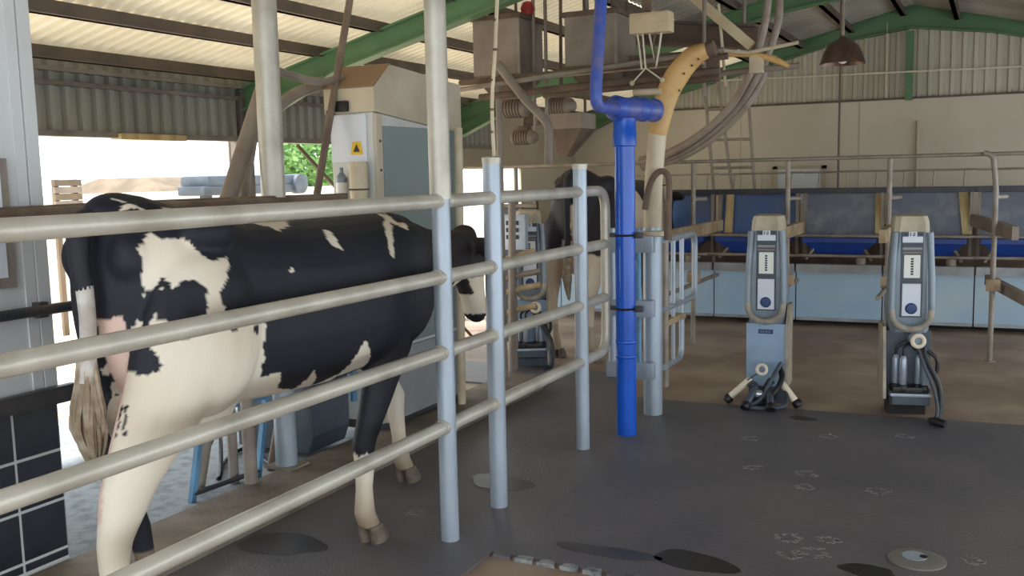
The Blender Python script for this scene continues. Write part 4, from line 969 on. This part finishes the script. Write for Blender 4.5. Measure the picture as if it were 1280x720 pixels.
motor(655, 148, 7.5, .06, .2, 'dusty gearbox beside the slanted pipe')
fn = thing('funnel_bin', 'dusty tapered funnel bin left of the blue pipe', 'funnel', gy(700, 190, 7.0))
a, b = gy(690, 142, 7.0), gy(727, 160, 7.0); bt = gy(697, 196, 7.0)
part(MB().box((a.x - .02, 7.0, b.z), (b.x, 7.3, a.z), .004), 'upper_bin', 'dusty_steel', fn, smooth=False)
part(MB().hexa([(bt.x - .02, 7.08, bt.z), (bt.x + .04, 7.08, bt.z), (bt.x + .04, 7.2, bt.z), (bt.x - .02, 7.2, bt.z), (a.x - .02, 7.0, b.z), (b.x, 7.0, b.z), (b.x, 7.3, b.z), (a.x - .02, 7.3, b.z)]), 'funnel', 'dusty_brown', fn, smooth=False)
for x in (a.x + .02, b.x - .03): part(MB().tube([(x, 7.15, a.z), (x, 7.15, roof_z(x) - .03)], .012, 8), 'hanger', 'dusty_brown', fn)
single(MB().tube([gy(622, 80, 6.08), gy(655, 122, 6.08), gy(681, 150, 6.08), gy(686, 165, 6.08), gy(686, 205, 6.08)], .031, 14, 5), 'slanted_feed_pipe', 'dusty_steel', 'dusty pipe slanting down from the left hopper and bending vertical', 'pipe', gy(686, 205, 6.08))
# conduits standing on the second fence post
cy = 4.10
cdt = thing('thin_conduit', 'thin pale conduit rising from the second fence post to the roof', 'conduit', (FX, 4.12, 1.738))
part(MB().tube([(FX, 4.11, 1.738), gy(615, 130, 4.11), gy(619, 60, 4.11), gy(622, -15, 4.11)], .0095, 8, 4), 'tube', 'cream_pipe', cdt)
for py in (25, 62, 100, 137, 165): part(MB().lathe(gy(615 if py > 90 else 619, py, 4.11), [(.010, -.006), (.013, -.004), (.013, .004), (.010, .006)], 10), 'joint', 'dusty_brown', cdt)
bkx = gy(624, 150, 6.3).x
single(MB().tube([(bkx, 6.3, 0), (bkx, 6.3, 2.45)], .024, 12), 'rack_post', 'dusty_steel', 'dusty post behind the second fence post', 'post', (bkx, 6.3, 0))
# hoses
HP = [[(962, -30), (958, 20), (948, 62), (936, 95), (915, 130), (880, 165), (838, 192), (800, 203)], [(972, -30), (974, 20), (962, 62), (944, 100), (920, 136), (884, 170), (842, 196), (802, 207)], [(952, 70), (950, 78), (936, 102), (910, 137), (875, 168), (836, 190), (800, 200)], [(955, 72), (956, 80), (950, 105), (928, 138), (890, 174), (846, 199), (804, 210)]]
HL = ['outer left hose of the drooping hose bundle, rising to the roof', 'outer right hose of the drooping hose bundle, rising to the roof', 'upper inner hose of the drooping bundle', 'lower inner hose of the drooping bundle']
for i, pts in enumerate(HP):
    n = len(pts); P = [gy(px, py, 6.9 + .07 * i + .12 * max(0, k - 3)) for k, (px, py) in enumerate(pts)]
    single(MB().tube(P, .026, 10, 6), 'milk_hose', 'hose', HL[i], 'hose', P[-1], 'drooping hoses')
hc = thing('hose_clamp_bar', 'pale horizontal bar and clamp holding the drooping hoses', 'clamp', gy(945, 76, 6.85))
part(MB().tube([gy(905, 63, 6.82), gy(935, 66, 6.82), gy(998, 53, 6.82)], .013, 10), 'stick', 'cream_pipe', hc)
part(MB().tube([gy(893, 68, 6.86), gy(940, 68, 6.86), gy(968, 74, 6.86), gy(986, 83, 6.86)], [.016, .02, .026, .016], 12), 'branch', 'yellow_pipe', hc)
part(MB().box(gy(936, 92, 6.84), gy(956, 70, 6.90), .008), 'clamp_block', 'cream_pipe', hc)
part(MB().tube([gy(870, 95, 6.9), gy(1000, 82, 6.9)], .022, 10), 'rear_bar', 'dusty_steel', hc)
for px, py in ((902, -10), (908, 110)): pass
part(MB().tube([gy(898, 5, 6.9), gy(903, 60, 6.9), gy(907, 108, 6.9)], .011, 8), 'hanger', 'cream_pipe', hc)
br = gy(866, -5, 6.9); be = gy(940, 58, 6.9)
single(MB().bar(br, be, .05, .07), 'timber_strut', 'box_cream', 'pale slanting timber strut above the hoses', 'strut', br, smooth=False)
# ladder
ld = thing('ladder', 'thin dusty steel ladder leaning in front of the cream back wall', 'ladder', gy(915, 245, 11.4))
LY = 11.4
for p, q in (((878, 78), (893, 248)), ((934, 100), (944, 248)), ((886, 20), (917, 248))):
    part(MB().tube([gy(*p, LY), gy(*q, LY)], .019, 10), 'rail', 'galv_dull', ld)
for py, x0, x1 in ((137, 883, 936), (175, 886, 938), (210, 890, 941)):
    part(MB().tube([gy(x0, py, LY), gy(x1, py - 1, LY)], .017, 10), 'rung', 'galv_dull', ld)
part(MB().tube([gy(893, 248, LY), (gy(893, 248, LY).x, LY, 0)], .019, 10), 'lower_rail', 'galv_dull', ld)
part(MB().tube([gy(944, 248, LY), (gy(944, 248, LY).x, LY, 0)], .019, 10), 'lower_rail', 'galv_dull', ld)
# pendant lamp
lc = gy(1053, 80, 8.9)
lp = thing('pendant_lamp', 'brown metal bell pendant lamp hanging from the ridge', 'lamp', (lc.x, lc.y, lc.z))
part(MB().loft([[lc + Vector((r * cos(2 * pi * j / 28), r * sin(2 * pi * j / 28), z)) for j in range(28)] for r, z in ((.192, 0), (.184, .02), (.168, .08), (.134, .15), (.08, .195), (.03, .21), (.026, .24), (.02, .235), (.07, .185), (.124, .14), (.16, .07), (.182, .004))], close=False), 'shade', 'lamp_bell', lp)
part(MB().sphere(lc + Vector((0, 0, .045)), .045, seg=14, rings=8), 'bulb', 'bulb', lp)
part(MB().lathe(lc + Vector((0, 0, .08)), [(.03, 0), (.03, .12), (.02, .14)], 14), 'socket', 'dusty_brown', lp)
part(MB().tube([lc + Vector((0, 0, .2)), (lc.x, lc.y, roof_z(lc.x) - .02)], .013, 8), 'rod', 'galv_dull', lp)
rx = gy(1050, 100, 10.9)
single(MB().tube([(rx.x, 10.9, 1.38), (rx.x, 10.9, roof_z(rx.x) - .02)], .011, 8), 'drop_rod', 'purlin', 'thin dark vertical rod below the pendant lamp', 'rod', (rx.x, 10.9, 1.38))
vx = gy(1147, 160, 12.95)
single(MB().tube([(vx.x, 12.965, 1.2), (vx.x, 12.965, 2.2)], .02, 10), 'wall_conduit', 'cream_dull', 'short grey vertical conduit on the cream wall', 'conduit', (vx.x, 12.97, 1.2))
vx = gy(1108, 80, 12.9)
single(MB().tube([(vx.x, 12.9, 2.5), (vx.x, 12.9, roof_z(vx.x) - .1)], .014, 8), 'gable_conduit', 'cream', 'thin white vertical conduit on the gable sheets', 'conduit', (vx.x, 12.9, 2.5))
single(MB().tube([gy(735, 106, 12.7), gy(850, 103, 12.7), gy(1060, 93, 12.7), gy(1295, 82, 12.7)], .012, 8, 5), 'overhead_cable', 'cable', 'white cable strung across in front of the gable', 'cable', gy(735, 106, 12.7))
# brace on the dark ceiling
p0, p1 = gy(1010, -15, 12.0), gy(1052, 30, 12.6)
single(MB().tube([p0, p1], .018, 8), 'roof_brace', 'galv_dull', 'thin grey roof brace above the pendant lamp', 'brace', p0)

# ================================================================== OUTSIDE
def roofed_shed(label, x0, x1, y0, y1, h, hr, mroof):
    t = thing('outside_shed', label, 'shed', ((x0 + x1) / 2, (y0 + y1) / 2, 0))
    part(MB().box((x0, y0, 0), (x1, y1, h)), 'wall', 'out_white', t, smooth=False)
    r = MB(); r.hexa([(x1 + .3, y0 - .3, h), (x1 + .3, y1 + .3, h), (x0 - .3, y1 + .3, h), (x0 - .3, y0 - .3, h), (x1 - 1.2, y0 + .4, hr), (x1 - 1.2, y1 - .4, hr), (x0 + 1.2, y1 - .4, hr), (x0 + 1.2, y0 + .4, hr)])
    part(r, 'roof', mroof, t, smooth=False)
    for k in range(3):
        y = y0 + (y1 - y0) * (.2 + .3 * k); part(MB().box((x1, y - .3, .5), (x1 + .03, y + .3, 1.2)), 'window', 'unit_dark', t, smooth=False)
    return t
a = gx(192, 250, -16); b = gx(300, 250, -16)
roofed_shed('low brown roofed shed outside, beyond the cow', -20, -16, a.y + .6, b.y + 1.5, 1.2, 1.75, 'out_brown')
# slatted boards on posts
bd = thing('slatted_board', 'small brown slatted board standing outside left of the cow hip', 'board', (-9, 7.2, 0))
a, b = gx(69, 260, -9), gx(100, 224, -9)
for k in range(4):
    z0 = a.z + (b.z - a.z) * k / 4; part(MB().box((-9.02, a.y, z0 + .004), (-8.98, b.y, z0 + (b.z - a.z) / 4 - .004)), 'slat', 'out_brown' if k % 2 else 'dusty_steel', bd, smooth=False)
for y in (a.y + .05, b.y - .05): part(MB().box((-9.06, y - .03, 0), (-9.02, y + .03, b.z)), 'post', 'out_brown', bd, smooth=False)
# blue-grey machine
mc = thing('farm_machine', 'blue grey farm machine parked outside behind the brace poles', 'machine', (-9, 10.2, 0))
a, b = gx(254, 240, -9), gx(378, 216, -9)
part(MB().box((-9.5, a.y + .1, a.z + .05), (-9, b.y, b.z - .02), .05), 'hood', 'machine_blue', mc)
part(MB().box((-9.45, a.y, a.z - .05), (-8.98, b.y - .1, a.z + .07), .03), 'frame', 'unit_dark', mc)
part(MB().lathe((-9.0, b.y - .1, a.z + .07), [(.05, -.1), (.14, -.08), (.14, .06), (.06, .08)], 18, (1, 0, 0)), 'drum', 'machine_blue', mc)
for y in (a.y + .3, b.y - .3):
    part(MB().torus((-9.25, y, .45), .33, .12, (1, 0, 0), 22, 10), 'wheel', 'black_rubber', mc)
    part(MB().lathe((-9.36, y, .45), [(.24, 0), (.24, .2), (.1, .22)], 16, (1, 0, 0)), 'wheel_hub', 'machine_blue', mc)
    part(MB().box((-9.3, y - .06, .45), (-9.2, y + .06, a.z)), 'strut', 'unit_dark', mc, smooth=False)
# pale yard wall
yw = single(MB().box((-11.2, 8.0, 0), (-11.0, 24, 1.5), .02), 'yard_wall', 'out_white', 'pale low yard wall outside beyond the parked machine', 'wall', (-11.1, 16, 0), smooth=False)
# outside trees
def tree(label, x, y, h, r, seed):
    random.seed(seed); t = thing('tree', label, 'tree', (x, y, 0), 'trees outside')
    part(MB().tube([(x, y, 0), (x + .1, y, h * .4), (x, y + .1, h * .75)], [.16, .12, .05], 10, 4), 'trunk', 'bark', t)
    for k in range(4):
        a = k * 1.6; part(MB().tube([(x + .05, y, h * .4), (x + r * .5 * cos(a), y + r * .5 * sin(a), h * .7)], [.06, .02], 7), 'branch', 'bark', t)
    f = MB()
    for i in range(1500):
        v = Vector((random.gauss(0, 1), random.gauss(0, 1), random.gauss(0, 1))).normalized() * r * random.uniform(.5, 1.05)
        c_ = Vector((x, y, h * .72)) + Vector((v.x, v.y, v.z * .75)); u = Vector((random.gauss(0, 1), random.gauss(0, 1), random.gauss(0, 1))).normalized(); w = u.orthogonal().normalized(); s_ = random.uniform(.06, .13)
        vs = [f.bm.verts.new(c_ + q) for q in (u * s_, w * s_ * .5, -u * s_, -w * s_ * .5)]; f.bm.faces.new(vs)
    part(f, 'foliage', 'foliage', t, kind='stuff', smooth=False)
a = gx(388, 200, -14); tree('leafy tree outside seen left of the white cabinet', -14, a.y, 2.7, 1.0, 1)
a = gx(428, 205, -15); tree('small leafy tree outside partly hidden by the white cabinet', -15, a.y + .3, 2.6, .9, 2)
